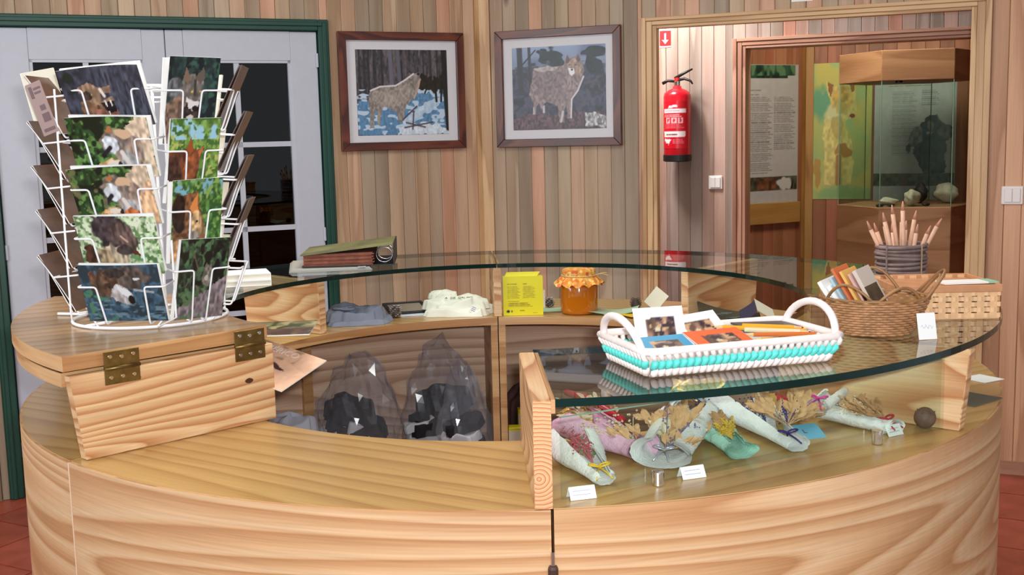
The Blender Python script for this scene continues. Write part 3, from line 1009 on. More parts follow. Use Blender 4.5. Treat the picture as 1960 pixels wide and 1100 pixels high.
# ================================================================== WALL THINGS
def framed(fr, s0, s1, z0, z1, g0, g1, h0, h1, pic, label, bar=0.037):
    root = thing('framed_picture', label, 'picture', fr.w((s0 + s1) / 2, -0.0135, z0), fr.a, 'framed wolf photographs')
    wd, ht = s1 - s0, z1 - z0
    t = 0.024
    x0, x1 = -wd / 2, wd / 2
    for quad, gr in (([(x0, 0), (x1, 0), (x1 - bar, bar), (x0 + bar, bar)], 'x'), ([(x0, ht), (x0 + bar, ht - bar), (x1 - bar, ht - bar), (x1, ht)], 'x'),
                     ([(x0, 0), (x0 + bar, bar), (x0 + bar, ht - bar), (x0, ht)], 'z'), ([(x1, 0), (x1, ht), (x1 - bar, ht - bar), (x1 - bar, bar)], 'z')):
        MB().extr([(p[0], -t, p[1]) for p in quad], (0, t, 0)).build('frame_bar', 'frame', root, grain=gr, bevel=0.002)
    MB().box(x0 + bar, x1 - bar, -0.008, -0.002, bar, ht - bar).build('mat', 'mat_white', root)
    ph = sheet_mesh('photo', pic, g1 - g0, h1 - h0, parent=root)
    ph.location = ((g0 + g1) / 2 - (s0 + s1) / 2, -0.0095, h0 - z0)
    MB().box(x0 + bar, x1 - bar, -0.0135, -0.012, bar, ht - bar).build('cover_glass', 'glass_picture', root)
    return root
# --- howling wolf in the snow
p = Pic(210, 188, (183, 213, 765, 735), 11)
p.fill((74, 66, 70), 0.3)
p.spots((112, 100, 102), 26, 4, 0.55, 0.1, tex=0.2, amt=0.8)
for x in (205, 235, 262, 300, 345, 470, 520, 610, 655, 700):
    p.line([(x, 213), (x + 3, 500)], 4 + (x % 7), (44, 38, 44), 0.7)
p.line([(398, 213), (406, 430)], 13, (112, 106, 120)); p.line([(448, 213), (455, 400)], 11, (104, 98, 112))
p.line([(478, 262), (545, 340)], 16, (104, 92, 96), 0.5)
p.poly([(183, 530), (260, 525), (420, 560), (560, 470), (640, 455), (765, 500), (765, 735), (183, 735)], (96, 138, 178), 0.12, rag=8)
p.spots((196, 214, 236), 14, 22, 0.58, 0.06, reg=(183, 455, 765, 735))
p.poly([(470, 640), (600, 540), (740, 500), (700, 560), (560, 640), (480, 690)], (206, 222, 240), 0.08, rag=14, amt=0.8)
p.poly([(420, 735), (450, 690), (620, 660), (765, 690), (765, 735)], (214, 224, 236), 0.1, rag=12)
for x in (600, 640, 680, 720):
    p.ell(x, 400 + (x % 31), 30, 46, (44, 34, 22), tex=0.4, rag=16)
p.line([(680, 380), (690, 530)], 7, (36, 28, 22)); p.line([(640, 420), (615, 480)], 5, (40, 32, 24)); p.line([(725, 420), (720, 530)], 6, (30, 26, 22))
p.line([(742, 213), (750, 450), (763, 700)], 15, (38, 32, 32))
body = [(258, 692), (262, 600), (254, 530), (262, 480), (285, 448), (340, 440), (420, 434), (470, 412), (505, 378), (545, 358), (578, 350), (590, 362), (584, 380), (592, 395), (575, 425), (560, 470), (530, 520), (495, 555), (478, 600), (474, 650), (440, 655), (432, 596), (400, 575), (350, 560), (335, 600), (322, 668), (302, 672), (310, 600), (300, 575), (285, 620), (285, 690)]
p.poly(body, (150, 138, 132), 0.22, rag=3)
p.poly([(285, 470), (420, 455), (500, 420), (540, 440), (500, 530), (420, 560), (330, 545), (280, 520)], (172, 158, 150), 0.2, rag=8, amt=0.7)
p.line([(270, 462), (330, 438), (430, 432), (490, 398), (545, 360)], 5, (226, 220, 220))
p.line([(545, 510), (575, 440), (585, 400)], 5, (206, 168, 148))
p.ell(576, 362, 10, 8, (46, 36, 40)); p.poly([(510, 372), (520, 352), (535, 362)], (120, 106, 104))
for (x0, y0, x1, y1) in ((470, 640, 560, 560), (480, 690, 660, 660), (530, 700, 540, 590), (490, 660, 610, 690)):
    p.line([(x0, y0), (x1, y1)], 5, (84, 66, 76), 0.85)
h = W1.hit
x_ = lambda s: L1 - s
framed(W1, x_(0.712), x_(0.110), 1.387, 1.917, x_(0.632), x_(0.192), 1.455, 1.839, p, 'framed photograph of a howling pale wolf in snowy woods')
# --- standing wolf
p = Pic(210, 188, (1184, 180, 1776, 712), 21)
p.grad((150, 164, 196), (70, 58, 72))
p.spots((96, 104, 142), 6, 5, 0.5, 0.2, reg=(1184, 180, 1776, 330), amt=0.7)
p.poly([(1184, 330), (1300, 290), (1420, 330), (1600, 300), (1776, 330), (1776, 712), (1184, 712)], (62, 60, 82), 0.35, rag=14)
p.spots((84, 74, 92), 22, 20, 0.5, 0.1, reg=(1184, 300, 1776, 712), amt=0.8)
p.spots((40, 34, 46), 14, 12, 0.55, 0.08, reg=(1184, 280, 1776, 712), amt=0.8)
for x, y, a, b in ((1430, 240, 70, 50), (1480, 270, 50, 40), (1700, 225, 90, 34), (1700, 300, 60, 60), (1390, 215, 40, 24)):
    p.ell(x, y, a, b, (34, 36, 40), tex=0.4, rag=22)
p.line([(1232, 180), (1240, 470)], 17, (50, 44, 54)); p.line([(1295, 180), (1300, 420)], 9, (52, 46, 56)); p.line([(1250, 290), (1335, 200)], 4, (40, 36, 44))
p.poly([(1184, 640), (1300, 600), (1420, 620), (1560, 610), (1776, 600), (1776, 712), (1184, 712)], (92, 66, 74), 0.45, rag=12)
p.poly([(1640, 610), (1700, 600), (1776, 640), (1776, 712), (1650, 690)], (170, 164, 168), 0.4, rag=10)
body = [(1310, 610), (1316, 540), (1290, 480), (1310, 400), (1318, 330), (1370, 305), (1430, 312), (1500, 305), (1520, 290), (1535, 235), (1556, 262), (1580, 258), (1606, 234), (1625, 268), (1640, 330), (1640, 370), (1620, 420), (1600, 470), (1562, 510), (1556, 640), (1535, 645), (1525, 560), (1510, 590), (1512, 668), (1480, 660), (1470, 560), (1400, 530), (1380, 560), (1394, 602), (1374, 604), (1355, 540), (1335, 560), (1332, 612)]
p.poly(body, (146, 124, 124), 0.24, rag=4)
p.ell(1420, 400, 95, 90, (126, 106, 110), tex=0.3, rag=18, amt=0.7)
p.ell(1400, 322, 80, 16, (198, 184, 180), tex=0.2, rag=6, amt=0.8)
p.ell(1585, 320, 46, 56, (166, 138, 124), tex=0.25, rag=8)
p.poly([(1540, 325), (1580, 325), (1582, 360), (1565, 376), (1548, 352)], (236, 230, 232), rag=3)
p.ell(1566, 334, 7, 6, (40, 34, 38)); p.ell(1590, 305, 5, 4, (40, 34, 36)); p.ell(1552, 303, 5, 4, (40, 34, 36))
p.poly([(1525, 292), (1536, 240), (1552, 268), (1545, 292)], (100, 80, 82)); p.poly([(1590, 268), (1606, 240), (1620, 270), (1612, 290)], (100, 80, 82))
p.line([(1638, 380), (1600, 470), (1562, 520), (1556, 640)], 5, (226, 216, 220), 0.9)
p.line([(1505, 600), (1492, 664)], 7, (206, 194, 196), 0.9); p.line([(1385, 560), (1384, 600)], 6, (210, 198, 200), 0.9); p.line([(1318, 570), (1320, 606)], 5, (190, 176, 178), 0.9)
framed(W2, 0.077, 0.687, 1.385, 1.920, 0.158, 0.614, 1.463, 1.841, p, 'framed photograph of a pale wolf standing and facing the camera')

# --- light switches
def switch(fr, px0, py0, px1, py1, label, rockers):
    x0, zt = fr.hit(px0, py0, -0.012); x1, zb = fr.hit(px1, py1, -0.012)
    root = thing('light_switch', label, 'switch', fr.w((x0 + x1) / 2, -0.0125, (zt + zb) / 2), fr.a, 'light switches')
    wd, ht = x1 - x0, zt - zb
    MB().box(-wd / 2, wd / 2, -0.009, 0, -ht / 2, ht / 2).build('plate', 'plastic_white', root, bevel=0.003)
    n = rockers
    for k in range(n):
        a = -wd * 0.38 + k * wd * 0.76 / n
        MB().box(a + 0.0007, a + wd * 0.76 / n - 0.0007, -0.014, -0.0092, -ht * 0.38, ht * 0.38).build('rocker', 'plastic_white', root, bevel=0.002)
switch(W3, 1357, 336, 1383, 362, 'white double light switch on the hall wall below the fire extinguisher', 2)
switch(W2, 1917, 356, 1958, 391, 'white light switch right of the wide doorway', 2)

# --- fire extinguisher
def extinguisher():
    off = -0.10
    sx, zb = W3.hit(1296, 309, off)
    sx2, zs = W3.hit(1297, 172, off)
    xl, _ = W3.hit(1271, 250, off); xr, _ = W3.hit(1322, 250, off)
    r_ = (xr - xl) / 2
    H = zs - zb
    root = thing('fire_extinguisher', 'red fire extinguisher with white labels hanging on the hall wall', 'extinguisher', W3.w((xl + xr) / 2, off, zb), W3.a)
    M['red'] = plain('extinguisher_red', (196, 22, 38), 0.22, spec=0.6)
    MB().lathe([(r_ * 0.985, 0.03), (r_, 0.034), (r_, H - 0.035), (r_ * 0.93, H - 0.016), (r_ * 0.7, H - 0.002), (r_ * 0.34, H + 0.008), (r_ * 0.3, H + 0.02), (0.001, H + 0.02)], 32).build('cylinder', 'red', root, smooth=True)
    MB().lathe([(r_ * 0.9, 0), (r_ * 1.04, 0.004), (r_ * 1.04, 0.036), (r_ * 0.95, 0.038)], 32).build('foot_ring', 'rubber', root)
    MB().lathe([(0.016, H + 0.02), (0.018, H + 0.024), (0.018, H + 0.045), (0.01, H + 0.05), (0.01, H + 0.058)], 14).build('valve', 'steel', root)
    MB().lathe([(0.014, H + 0.048), (0.015, H + 0.05), (0.015, H + 0.062), (0.008, H + 0.064)], 12).build('collar', 'sign_red', root)
    mb = MB().tube(arc_pts([(-0.008, 0, H + 0.062), (0.03, -0.005, H + 0.085), (0.085, -0.01, H + 0.108)], 0.03), [0.008] * 1 + [0.007] * 5, 8) if False else MB().tube([(-0.012, 0, H + 0.06), (0.03, -0.004, H + 0.082), (0.085, -0.008, H + 0.106)], [0.009, 0.008, 0.005], 8)
    mb.build('lever', 'rubber', root, smooth=True)
    MB().tube([(0.0, 0, H + 0.05), (0.04, -0.004, H + 0.058), (0.075, -0.006, H + 0.044), (0.085, -0.006, H + 0.028)], [0.008, 0.008, 0.006, 0.004], 8).build('carry_handle', 'rubber', root, smooth=True)
    MB().tube([(-0.005, 0, H + 0.044), (-0.05, -0.004, H + 0.05), (-0.078, -0.004, H + 0.036)], [0.006, 0.008, 0.009], 8).build('nozzle', 'rubber', root, smooth=True)
    # printed label wrapped round the front
    n = 40
    pic = Pic(n, 60, (0, 0, 100, 100), 5)
    pic.fill((196, 22, 38))
    W_ = (236, 226, 228)
    pic.poly([(4, 16), (96, 16), (96, 25), (4, 25)], W_); pic.text(8, 17.5, 92, 23.5, 1, (150, 40, 50))
    pic.poly([(30, 9), (60, 8), (64, 13), (28, 14)], W_, amt=0.9)
    for x in (26, 50, 74):
        pic.poly([(x - 9, 34), (x + 9, 34), (x + 9, 46), (x - 9, 46)], W_, amt=0.75); pic.ell(x, 40, 5, 4, (190, 40, 52), rag=3)
    pic.text(8, 27, 92, 33, 2, W_); pic.text(8, 48, 92, 58, 3, (230, 180, 184), 0.5)
    pic.poly([(2, 64), (94, 64), (92, 76), (4, 76)], W_); pic.text(16, 67, 80, 73, 1, (120, 80, 60), 1.0)
    pic.poly([(6, 80), (42, 79), (30, 90), (8, 86)], W_, rag=3); pic.text(46, 80, 92, 90, 3, (226, 150, 156))
    zl0, zl1 = 0.07, H - 0.06
    lab = sheet_mesh('label', pic, 1.0, zl1 - zl0, thick=0.0002)
    me = lab.data
    rr = r_ + 0.0006
    for vv in me.vertices:
        a = vv.co.x * 2.0
        k = rr if vv.co.y < 1e-4 else rr - 0.0004
        vv.co = Vector((math.sin(a) * k, -math.cos(a) * k, vv.co.z + zl0))
    me.update()
    lab.parent = root
    MB().box(-0.02, 0.02, r_ + 0.001, -off - 0.0125, H * 0.78, H * 0.78 + 0.03).build('wall_bracket', 'rubber', root)
extinguisher()
# --- red arrow sign
x0, zt = W3.hit(1263, 57, -0.012); x1, zb = W3.hit(1284, 90, -0.012)
sg = thing('arrow_sign', 'small red sign with a white downward arrow above the fire extinguisher', 'sign', W3.w((x0 + x1) / 2, -0.0125, zb), W3.a)
wd, ht = x1 - x0, zt - zb
MB().box(-wd / 2, wd / 2, -0.002, 0, 0, ht).build('plate', 'white', sg)
MB().box(-wd / 2, wd / 2, -0.0026, -0.0021, ht * 0.07, ht * 0.93).build('red_field', 'sign_red', sg)
ar = MB()
yy = -0.0032
ar.extr([(-0.005, yy, ht * 0.78), (-0.005, yy, ht * 0.40), (-0.018, yy, ht * 0.42), (0, yy, ht * 0.18), (0.018, yy, ht * 0.42), (0.005, yy, ht * 0.40), (0.005, yy, ht * 0.78)], (0, 0.0005, 0))
ar.build('arrow', 'white', sg)
# --- sign above the doorway, only its lower edge in view
x0, zb = W2.hit(1515, 4, -0.012); x1, _ = W2.hit(1556, 2, -0.012)
sg = thing('round_symbol_sign', 'white sign with a red round symbol above the wide doorway', 'sign', W2.w((x0 + x1) / 2, -0.0125, zb), W2.a)
wd = x1 - x0
MB().box(-wd / 2, wd / 2, -0.002, 0, 0, wd).build('plate', 'white', sg)
MB().tube([(0, -0.0035, wd * 0.52), (0, -0.0022, wd * 0.52)], wd * 0.44, 32).build('red_disc', 'sign_red', sg)

# ================================================================== EXHIBITION ROOM
def poster(fr, px0, py0, px1, py1, pic, label, off=-0.016):
    x0, zt = fr.hit(px0, py0, off); x1, zb = fr.hit(px1, py1, off)
    root = thing('poster', label, 'poster', fr.w((x0 + x1) / 2, off, zb), fr.a, 'posters in the exhibition room')
    s_ = sheet_mesh('printed_sheet', pic, x1 - x0, zt - zb, thick=0.002, parent=root)
    return root
# text poster left
p = Pic(60, 160, (95, 95, 385, 905), 31)
p.fill((176, 172, 168), 0.02)
p.poly([(108, 98), (370, 98), (370, 158), (325, 158), (325, 172), (108, 172)], (40, 66, 50), 0.5)
p.spots((88, 122, 84), 10, 6, 0.55, 0.1, reg=(108, 98, 370, 160))
p.text(112, 236, 190, 250, 1, (80, 76, 74)); p.text(112, 262, 175, 272, 1, (90, 86, 84))
p.text(112, 278, 238, 725, 40, (104, 100, 100)); p.text(246, 278, 370, 590, 28, (104, 100, 100))
p.poly([(95, 745), (385, 745), (385, 825), (95, 825)], (70, 70, 52), 0.4)
p.poly([(150, 755), (262, 755), (262, 822), (150, 822)], (92, 58, 40), 0.5, rag=6); p.ell(310, 785, 44, 34, (190, 186, 180), rag=12)
p.spots((30, 26, 26), 14, 8, 0.62, 0.05, reg=(270, 750, 360, 822))
poster(W4a, 1431, 123, 1526, 387, p, 'tall white text poster with a green strip on top, left in the exhibition room')
# wolf poster
p = Pic(80, 190, (478, 100, 812, 884), 41)
p.grad((196, 186, 96), (150, 178, 120))
p.spots((150, 186, 130), 5, 9, 0.5, 0.25, amt=0.8); p.spots((206, 190, 104), 4, 8, 0.55, 0.25, amt=0.7)
p.ell(520, 330, 70, 90, (104, 160, 122), rag=20, soft=0.6)
p.poly([(560, 205), (590, 225), (625, 240), (660, 225), (700, 205), (715, 240), (720, 330), (725, 400), (700, 420), (665, 425), (660, 470), (700, 560), (712, 660), (700, 800), (655, 805), (640, 690), (625, 800), (545, 805), (545, 660), (538, 520), (552, 400), (580, 340), (565, 280)], (206, 196, 120), 0.12, rag=8)
p.ell(600, 380, 50, 55, (196, 200, 150), rag=14, soft=0.4); p.ell(640, 300, 60, 70, (190, 160, 84), rag=12, soft=0.4, tex=0.2)
p.poly([(562, 205), (596, 228), (580, 300), (570, 270)], (146, 100, 52), rag=4); p.poly([(685, 225), (712, 206), (716, 262), (700, 270)], (140, 96, 52), rag=4)
p.ell(648, 318, 12, 7, (92, 66, 34)); p.ell(703, 404, 16, 12, (120, 66, 44)); p.ell(636, 352, 34, 46, (180, 166, 96), rag=12, amt=0.8)
p.ell(622, 470, 44, 70, (166, 148, 84), rag=18, amt=0.7); p.ell(655, 605, 46, 36, (160, 110, 56), rag=16, amt=0.8)
p.line([(628, 640), (626, 790)], 16, (152, 104, 52), 0.8); p.ell(505, 740, 22, 90, (176, 128, 66), rag=14, amt=0.7)
p.ell(660, 850, 150, 30, (140, 176, 116), rag=14, soft=0.6)
xx0, zz = W4b.hit(1556, 123, -0.016)
poster(W4b, 1557, 122, 1666, 381, p, 'yellow green poster of a standing wolf beside the glass display case')
# shepherd poster
p = Pic(90, 170, (840, 190, 1310, 925), 51)
p.fill((176, 182, 180), 0.03)
p.text(920, 228, 1245, 240, 1, (120, 130, 90), 1.0); p.text(945, 262, 1090, 640, 34, (128, 132, 132), 0.6); p.text(1112, 258, 1220, 350, 8, (116, 120, 120), 0.7)
bd = (58, 64, 66)
p.poly([(1130, 430), (1150, 412), (1195, 410), (1215, 440), (1260, 470), (1300, 470), (1285, 540), (1262, 560), (1245, 640), (1262, 740), (1140, 742), (1105, 690), (1070, 640), (1075, 570), (1040, 630), (1028, 600), (1050, 530), (1090, 480)], bd, 0.35, rag=9)
p.ell(1080, 530, 40, 50, (112, 118, 116), rag=14, tex=0.4); p.ell(1250, 500, 44, 36, (100, 106, 104), rag=14, tex=0.4)
p.ell(1168, 432, 36, 22, (34, 38, 40)); p.ell(1165, 466, 20, 26, (118, 116, 110), rag=6); p.poly([(1140, 500), (1160, 540), (1182, 500)], (170, 174, 174))
p.ell(1165, 590, 52, 80, (44, 50, 52), rag=10, tex=0.3)
p.poly([(840, 742), (1310, 742), (1310, 815), (840, 815)], (84, 92, 76), 0.3); p.spots((108, 92, 78), 8, 5, 0.5, 0.1, reg=(930, 745, 1060, 812))
poster(W4b, 1675, 152, 1826, 392, p, 'grey poster of a shepherd carrying sheep, seen through the display case')
# wooden panel under the text poster
x0, zt = W4a.hit(1429, 391, -0.03); x1, zb = W4a.hit(1528, 424, -0.03)
tag(MB().box(-(x1 - x0) / 2, (x1 - x0) / 2, -0.02, 0.015, 0, zt - zb).build('wooden_rail', 'case_dark', loc=W4a.w((x0 + x1) / 2, -0.03, zb), rot=W4a.a, bevel=0.003), 'broad yellow wooden rail below the text poster', 'rail')
# hexagonal display case
DC = 6.75
cc = CAM + ray(1757, 300) * DC
rad = 0.40
case = thing('display_case', 'hexagonal wooden display case with glass sides in the exhibition room', 'display case', (cc.x, cc.y + 0.2, 0), R(-10))
hexp = lambda r_: [(r_ * math.cos(R(-120 + 60 * k)), r_ * math.sin(R(-120 + 60 * k))) for k in range(6)]
nf = cc.y + 0.2 - rad * 0.87
zh0 = at_y(1740, 153, nf).z; zh1 = at_y(1740, 94, nf).z; zdk = at_y(1740, 397, nf).z
MB().prism(hexp(rad), 0.0, zdk).build('base_cabinet', 'case', case, bevel=0.003)
MB().prism(hexp(rad), zh0, zh1).build('hood', 'case', case, bevel=0.003)
hp = hexp(rad - 0.006)
for k in range(6):
    a, b = Vector(hp[k] + (0,)), Vector(hp[(k + 1) % 6] + (0,))
    n_ = (a + b).normalized()
    e = (b - a).normalized() * 0.0015
    MB().extr([a + e + Vector((0, 0, zdk)), b - e + Vector((0, 0, zdk)), b - e + Vector((0, 0, zh0)), a + e + Vector((0, 0, zh0))], -n_ * 0.004).build('pane', 'glass_thin', case)
    MB().tube([a * 1.004 + Vector((0, 0, zdk)), a * 1.004 + Vector((0, 0, zh0))], 0.003, 6).build('pane_edge', 'pane_edge', case)
MB().tube([(-0.10, -rad * 0.8, zh0 - 0.012), (-0.10, -rad * 0.8, zh0)], 0.02, 10).build('spotlight', 'black', case)
# bones and skulls on the deck
M['bone'] = plain('bone', (206, 198, 176), 0.6, var=0.15, vscale=40, bump=(60, 0.3))
M['bone_dark'] = plain('dark_stone', (40, 36, 34), 0.6, var=0.3)
def lump(name, label, cat, group, px, s_, mat, seed, yo=0.0, rz=0.0):
    q = at_y(px, 391, cc.y + 0.2 - 0.22 + yo)
    bm = bmesh.new()
    bmesh.ops.create_icosphere(bm, subdivisions=3, radius=1)
    rr = random.Random(seed)
    ph = [rr.uniform(0, 6) for _ in range(6)]
    for vv in bm.verts:
        c_ = vv.co
        k = 1 + 0.14 * math.sin(3 * c_.x + ph[0]) * math.sin(3.3 * c_.y + ph[1]) + 0.1 * math.sin(6 * c_.z + ph[2] + 4 * c_.x)
        if cat == 'skull':
            sn = max(0, -c_.y - 0.2)
            c_.x *= (1 - 0.55 * sn); c_.z *= (1 - 0.5 * sn); c_.y *= 1.35
            for sx in (-1, 1):
                dd = (Vector((c_.x - sx * 0.45, c_.y + 0.55, c_.z - 0.35))).length
                if dd < 0.34: k -= 0.4 * (1 - dd / 0.34)
        vv.co = Vector((c_.x * k * s_[0], c_.y * k * s_[1], c_.z * k * s_[2]))
    zmin = min(vv.co.z for vv in bm.verts)
    for vv in bm.verts: vv.co.z -= zmin
    me = bpy.data.meshes.new(name); bm.to_mesh(me); bm.free()
    me.materials.append(M[mat])
    for f in me.polygons: f.use_smooth = True
    o = bpy.data.objects.new(name, me); C.objects.link(o)
    o.location = (q.x, q.y, zdk + 0.0005); o.rotation_euler = (0, 0, rz)
    return tag(o, label, cat, group)
lump('wolf_skull', 'pale animal skull in the middle of the display case', 'skull', 'skulls in the display case', 1745, (0.045, 0.05, 0.045), 'bone', 3, 0.0, -0.5)
lump('wolf_skull', 'large pale skull at the right in the display case', 'skull', 'skulls in the display case', 1813, (0.055, 0.055, 0.06), 'bone', 5, 0.16, 0.8)
lump('wolf_skull', 'dark skull behind the pale one in the display case', 'skull', 'skulls in the display case', 1762, (0.036, 0.04, 0.055), 'bone_dark', 6, 0.2, 0.4)
lump('animal_bone', 'flat pale bone at the left in the display case', 'bone', None, 1700, (0.06, 0.035, 0.022), 'bone', 7, 0.12)
for i, (px, nm) in enumerate(((1684, 'leftmost'), (1705, 'second'), (1772, 'rightmost'))):
    lump('dark_track_disc', '%s small dark disc at the front of the display case' % nm, 'disc', 'dark discs in the display case', px, (0.024, 0.02, 0.009), 'bone_dark', 10 + i, -0.03)
# ================================================================== POSTCARD RACK
ZF = ZG + 0.022
RC = Vector((-0.715, -0.345, ZF))
rack = thing('postcard_rack', 'white wire rack full of wolf postcards on the left of the counter', 'rack', RC)
WR = 0.0019
mb = MB()
mb.tube([(0.148 * math.cos(t), 0.148 * math.sin(t), 0.004) for t in [i * math.pi / 24 for i in range(48)]], 0.0032, 6, closed=True)
mb.build('base_ring', 'wire', rack, smooth=True)
mb = MB().tube([(-0.21, 0.06, 0.004), (0.14, -0.04, 0.004)], 0.003, 6)
mb.build('foot_bar', 'wire', rack, smooth=True)
MB().tube([(0.06, 0.14, 0.0042), (-0.09, -0.115, 0.0042)], 0.003, 6).build('foot_bar', 'wire', rack, smooth=True)
mb = MB().tube([(0.136 * math.cos(t), 0.136 * math.sin(t), 0.452) for t in [i * math.pi / 18 for i in range(36)]], 0.0026, 6, closed=True)
mb.build('top_ring', 'wire', rack, smooth=True)
MB().tube([(0.136 * math.cos(t), 0.136 * math.sin(t), 0.43) for t in [i * math.pi / 18 for i in range(36)]], 0.002, 6, closed=True).build('top_ring', 'wire', rack, smooth=True)
MB().lathe([(0.008, 0.004), (0.008, 0.455), (0.004, 0.46)], 10).build('centre_post', 'wire', rack, smooth=True)
TILT = R(20)
def col_frame(phi):
    a = R(-90 + phi)
    out = Vector((math.cos(a), math.sin(a), 0)); tan = Vector((-math.sin(a), math.cos(a), 0))
    return out, tan
def pocket(phi, z0, wd, ht, side, r0=0.15, inset=0.030, arm=0.62):
    if phi == -92: r0 = 0.128
    out, tan = col_frame(phi)
    P = lambda x, y, z: out * y + tan * (x + side) + Vector((0, 0, z))
    za = z0 + ht * arm * math.cos(TILT)
    dt = r0 + ht * arm * math.sin(TILT)
    for s_ in (-1, 1):
        path = [P(s_ * (wd / 2 + 0.006), r0 - 0.012, za + 0.004), P(s_ * (wd / 2 + 0.006), dt + 0.012, za), P(s_ * (wd / 2 - inset), dt + 0.014, za), P(s_ * (wd / 2 - inset - 0.004), r0 + 0.014, z0 + 0.002), P(s_ * (wd / 2 - inset - 0.004), r0 + 0.010, z0 - 0.006), P(s_ * (wd / 2 - inset - 0.004), r0 - 0.012, z0 - 0.004)]
        MB().tube(arc_pts(path, 0.006, 3), WR, 5).build('pocket_wire', 'wire', rack, smooth=True)
SIDE = {-6: 0.026, 37: 0.034, 96: 0.0, -92: 0.0, 152: 0.0, -150: 0.0}
COLS = [(-6, 0.152, 0.115, [0.020 + 0.089 * k for k in range(5)]), (37, 0.096, 0.165, [0.014 + 0.110 * k for k in range(4)]),
        (96, 0.112, 0.120, [0.030 + 0.086 * k for k in range(5)]), (-92, 0.112, 0.120, [0.022 + 0.086 * k for k in range(5)]),
        (152, 0.112, 0.120, [0.03 + 0.11 * k for k in range(4)]), (-150, 0.112, 0.120, [0.03 + 0.11 * k for k in range(4)])]
for phi, wd, ht, zs in COLS:
    out, tan = col_frame(phi)
    for s_ in (-1, 1):
        b = out * 0.136 + tan * (s_ * (wd / 2 + 0.006) + SIDE[phi])
        k = out * 0.136 + tan * (s_ * min(wd / 2 + 0.006, 0.058) + SIDE[phi] * 0.5)
        MB().tube([k + Vector((0, 0, 0.004)), b + Vector((0, 0, 0.022)), b + Vector((0, 0, 0.452))], WR * 1.1, 5).build('upright', 'wire', rack, smooth=True)
    for z in zs:
        pocket(phi, z, wd, ht, SIDE[phi])

# --- postcard pictures
def pc(n, m, rect, seed): return Pic(n, m, rect, seed)
cards = {}
p = pc(99, 69, (460, 180, 1060, 520), 101)          # snarling head
p.fill((58, 62, 74), 0.35); p.spots((34, 44, 40), 10, 8, 0.5, 0.1, reg=(460, 180, 620, 520)); p.spots((92, 94, 108), 40, 5, 0.58, 0.1, reg=(760, 180, 1060, 520), amt=0.7)
p.ell(640, 430, 90, 100, (116, 86, 66), tex=0.4, rag=16); p.poly([(560, 290), (640, 262), (720, 300), (800, 290), (790, 325), (720, 330), (700, 370), (800, 345), (806, 372), (690, 390), (600, 360)], (150, 122, 98), 0.3, rag=6)
p.poly([(640, 400), (740, 430), (810, 420), (816, 490), (730, 500), (650, 450)], (146, 96, 80), 0.3, rag=5); p.poly([(700, 378), (800, 372), (806, 430), (740, 440)], (30, 22, 26))
p.line([(735, 372), (742, 398)], 5, (236, 230, 220)); p.line([(775, 372), (780, 396)], 5, (236, 230, 220)); p.line([(750, 452), (745, 430)], 4, (236, 230, 220)); p.line([(720, 305), (740, 342)], 10, (224, 214, 206))
p.ell(615, 330, 40, 26, (60, 50, 44), tex=0.4, rag=8); p.ell(650, 330, 6, 5, (200, 170, 90)); p.ell(805, 470, 16, 12, (186, 176, 170), rag=5)
cards['L0'] = p
p = pc(99, 69, (480, 490, 1080, 880), 111)          # two wolves nuzzling
def nuzzle(p, dy=0, bright=1.0):
    p.fill((40, 66, 36), 0.4); p.spots((96, 134, 70), 18, 14, 0.5, 0.1, tex=0.2); p.spots((24, 34, 22), 8, 6, 0.55, 0.1)
    p.poly([(900, 560 + dy), (1000, 480), (1080, 480), (1080, 880), (960, 880), (980, 700), (930, 640)], (206, 186, 162), 0.25, rag=10)
    p.ell(900, 720 + dy, 110, 130, (150, 130, 118), tex=0.3, rag=14); p.ell(800, 640 + dy, 105, 80, (124, 112, 104), rot=-15, tex=0.35, rag=14)
    p.ell(770, 670 + dy, 62, 52, (206, 214, 220), rot=30, tex=0.2, rag=10); p.line([(700, 740 + dy), (760, 690 + dy)], 14, (34, 32, 38)); p.ell(705, 742 + dy, 16, 12, (20, 18, 22))
    p.poly([(740, 590 + dy), (780, 548 + dy), (800, 590 + dy)], (176, 112, 66), rag=4); p.ell(870, 600 + dy, 60, 30, (204, 172, 140), rag=10)
    p.ell(880, 800 + dy, 60, 90, (160, 160, 160), tex=0.25, rag=12); p.line([(840, 720 + dy), (880, 800 + dy)], 16, (214, 204, 200))
    p.poly([(620, 850 + dy), (650, 800 + dy), (740, 760 + dy), (800, 770 + dy), (820, 830 + dy), (830, 880 + dy), (640, 880 + dy)], (196, 150, 104), 0.3, rag=8)
    p.ell(680, 838 + dy, 44, 26, (150, 84, 42), tex=0.3, rag=8); p.ell(760, 790 + dy, 50, 20, (226, 214, 200), rag=8); p.ell(808, 800 + dy, 14, 18, (40, 34, 36), rag=4)
nuzzle(p); cards['L1'] = p
p = pc(99, 69, (480, 490, 1080, 880), 121)
nuzzle(p, -10); p.spots((150, 140, 96), 14, 10, 0.62, 0.1, reg=(480, 490, 760, 880), amt=0.6); p.poly([(960, 700), (1080, 560), (1080, 880), (900, 880)], (214, 176, 140), 0.3, rag=16); p.ell(880, 830, 70, 60, (186, 104, 60), tex=0.3, rag=14); cards['L2'] = p
p = pc(99, 69, (530, 240, 1110, 560), 131)          # sleeping cub
p.fill((176, 196, 160), 0.25); p.spots((96, 130, 84), 24, 16, 0.5, 0.1, tex=0.2); p.spots((214, 226, 200), 20, 14, 0.58, 0.08)
p.ell(780, 330, 140, 100, (66, 58, 62), rot=20, tex=0.4, rag=22); p.ell(860, 360, 100, 70, (92, 76, 72), rot=40, tex=0.4, rag=16); p.ell(760, 460, 120, 60, (176, 160, 136), tex=0.35, rag=20); p.ell(690, 480, 60, 60, (150, 130, 104), tex=0.4, rag=16)
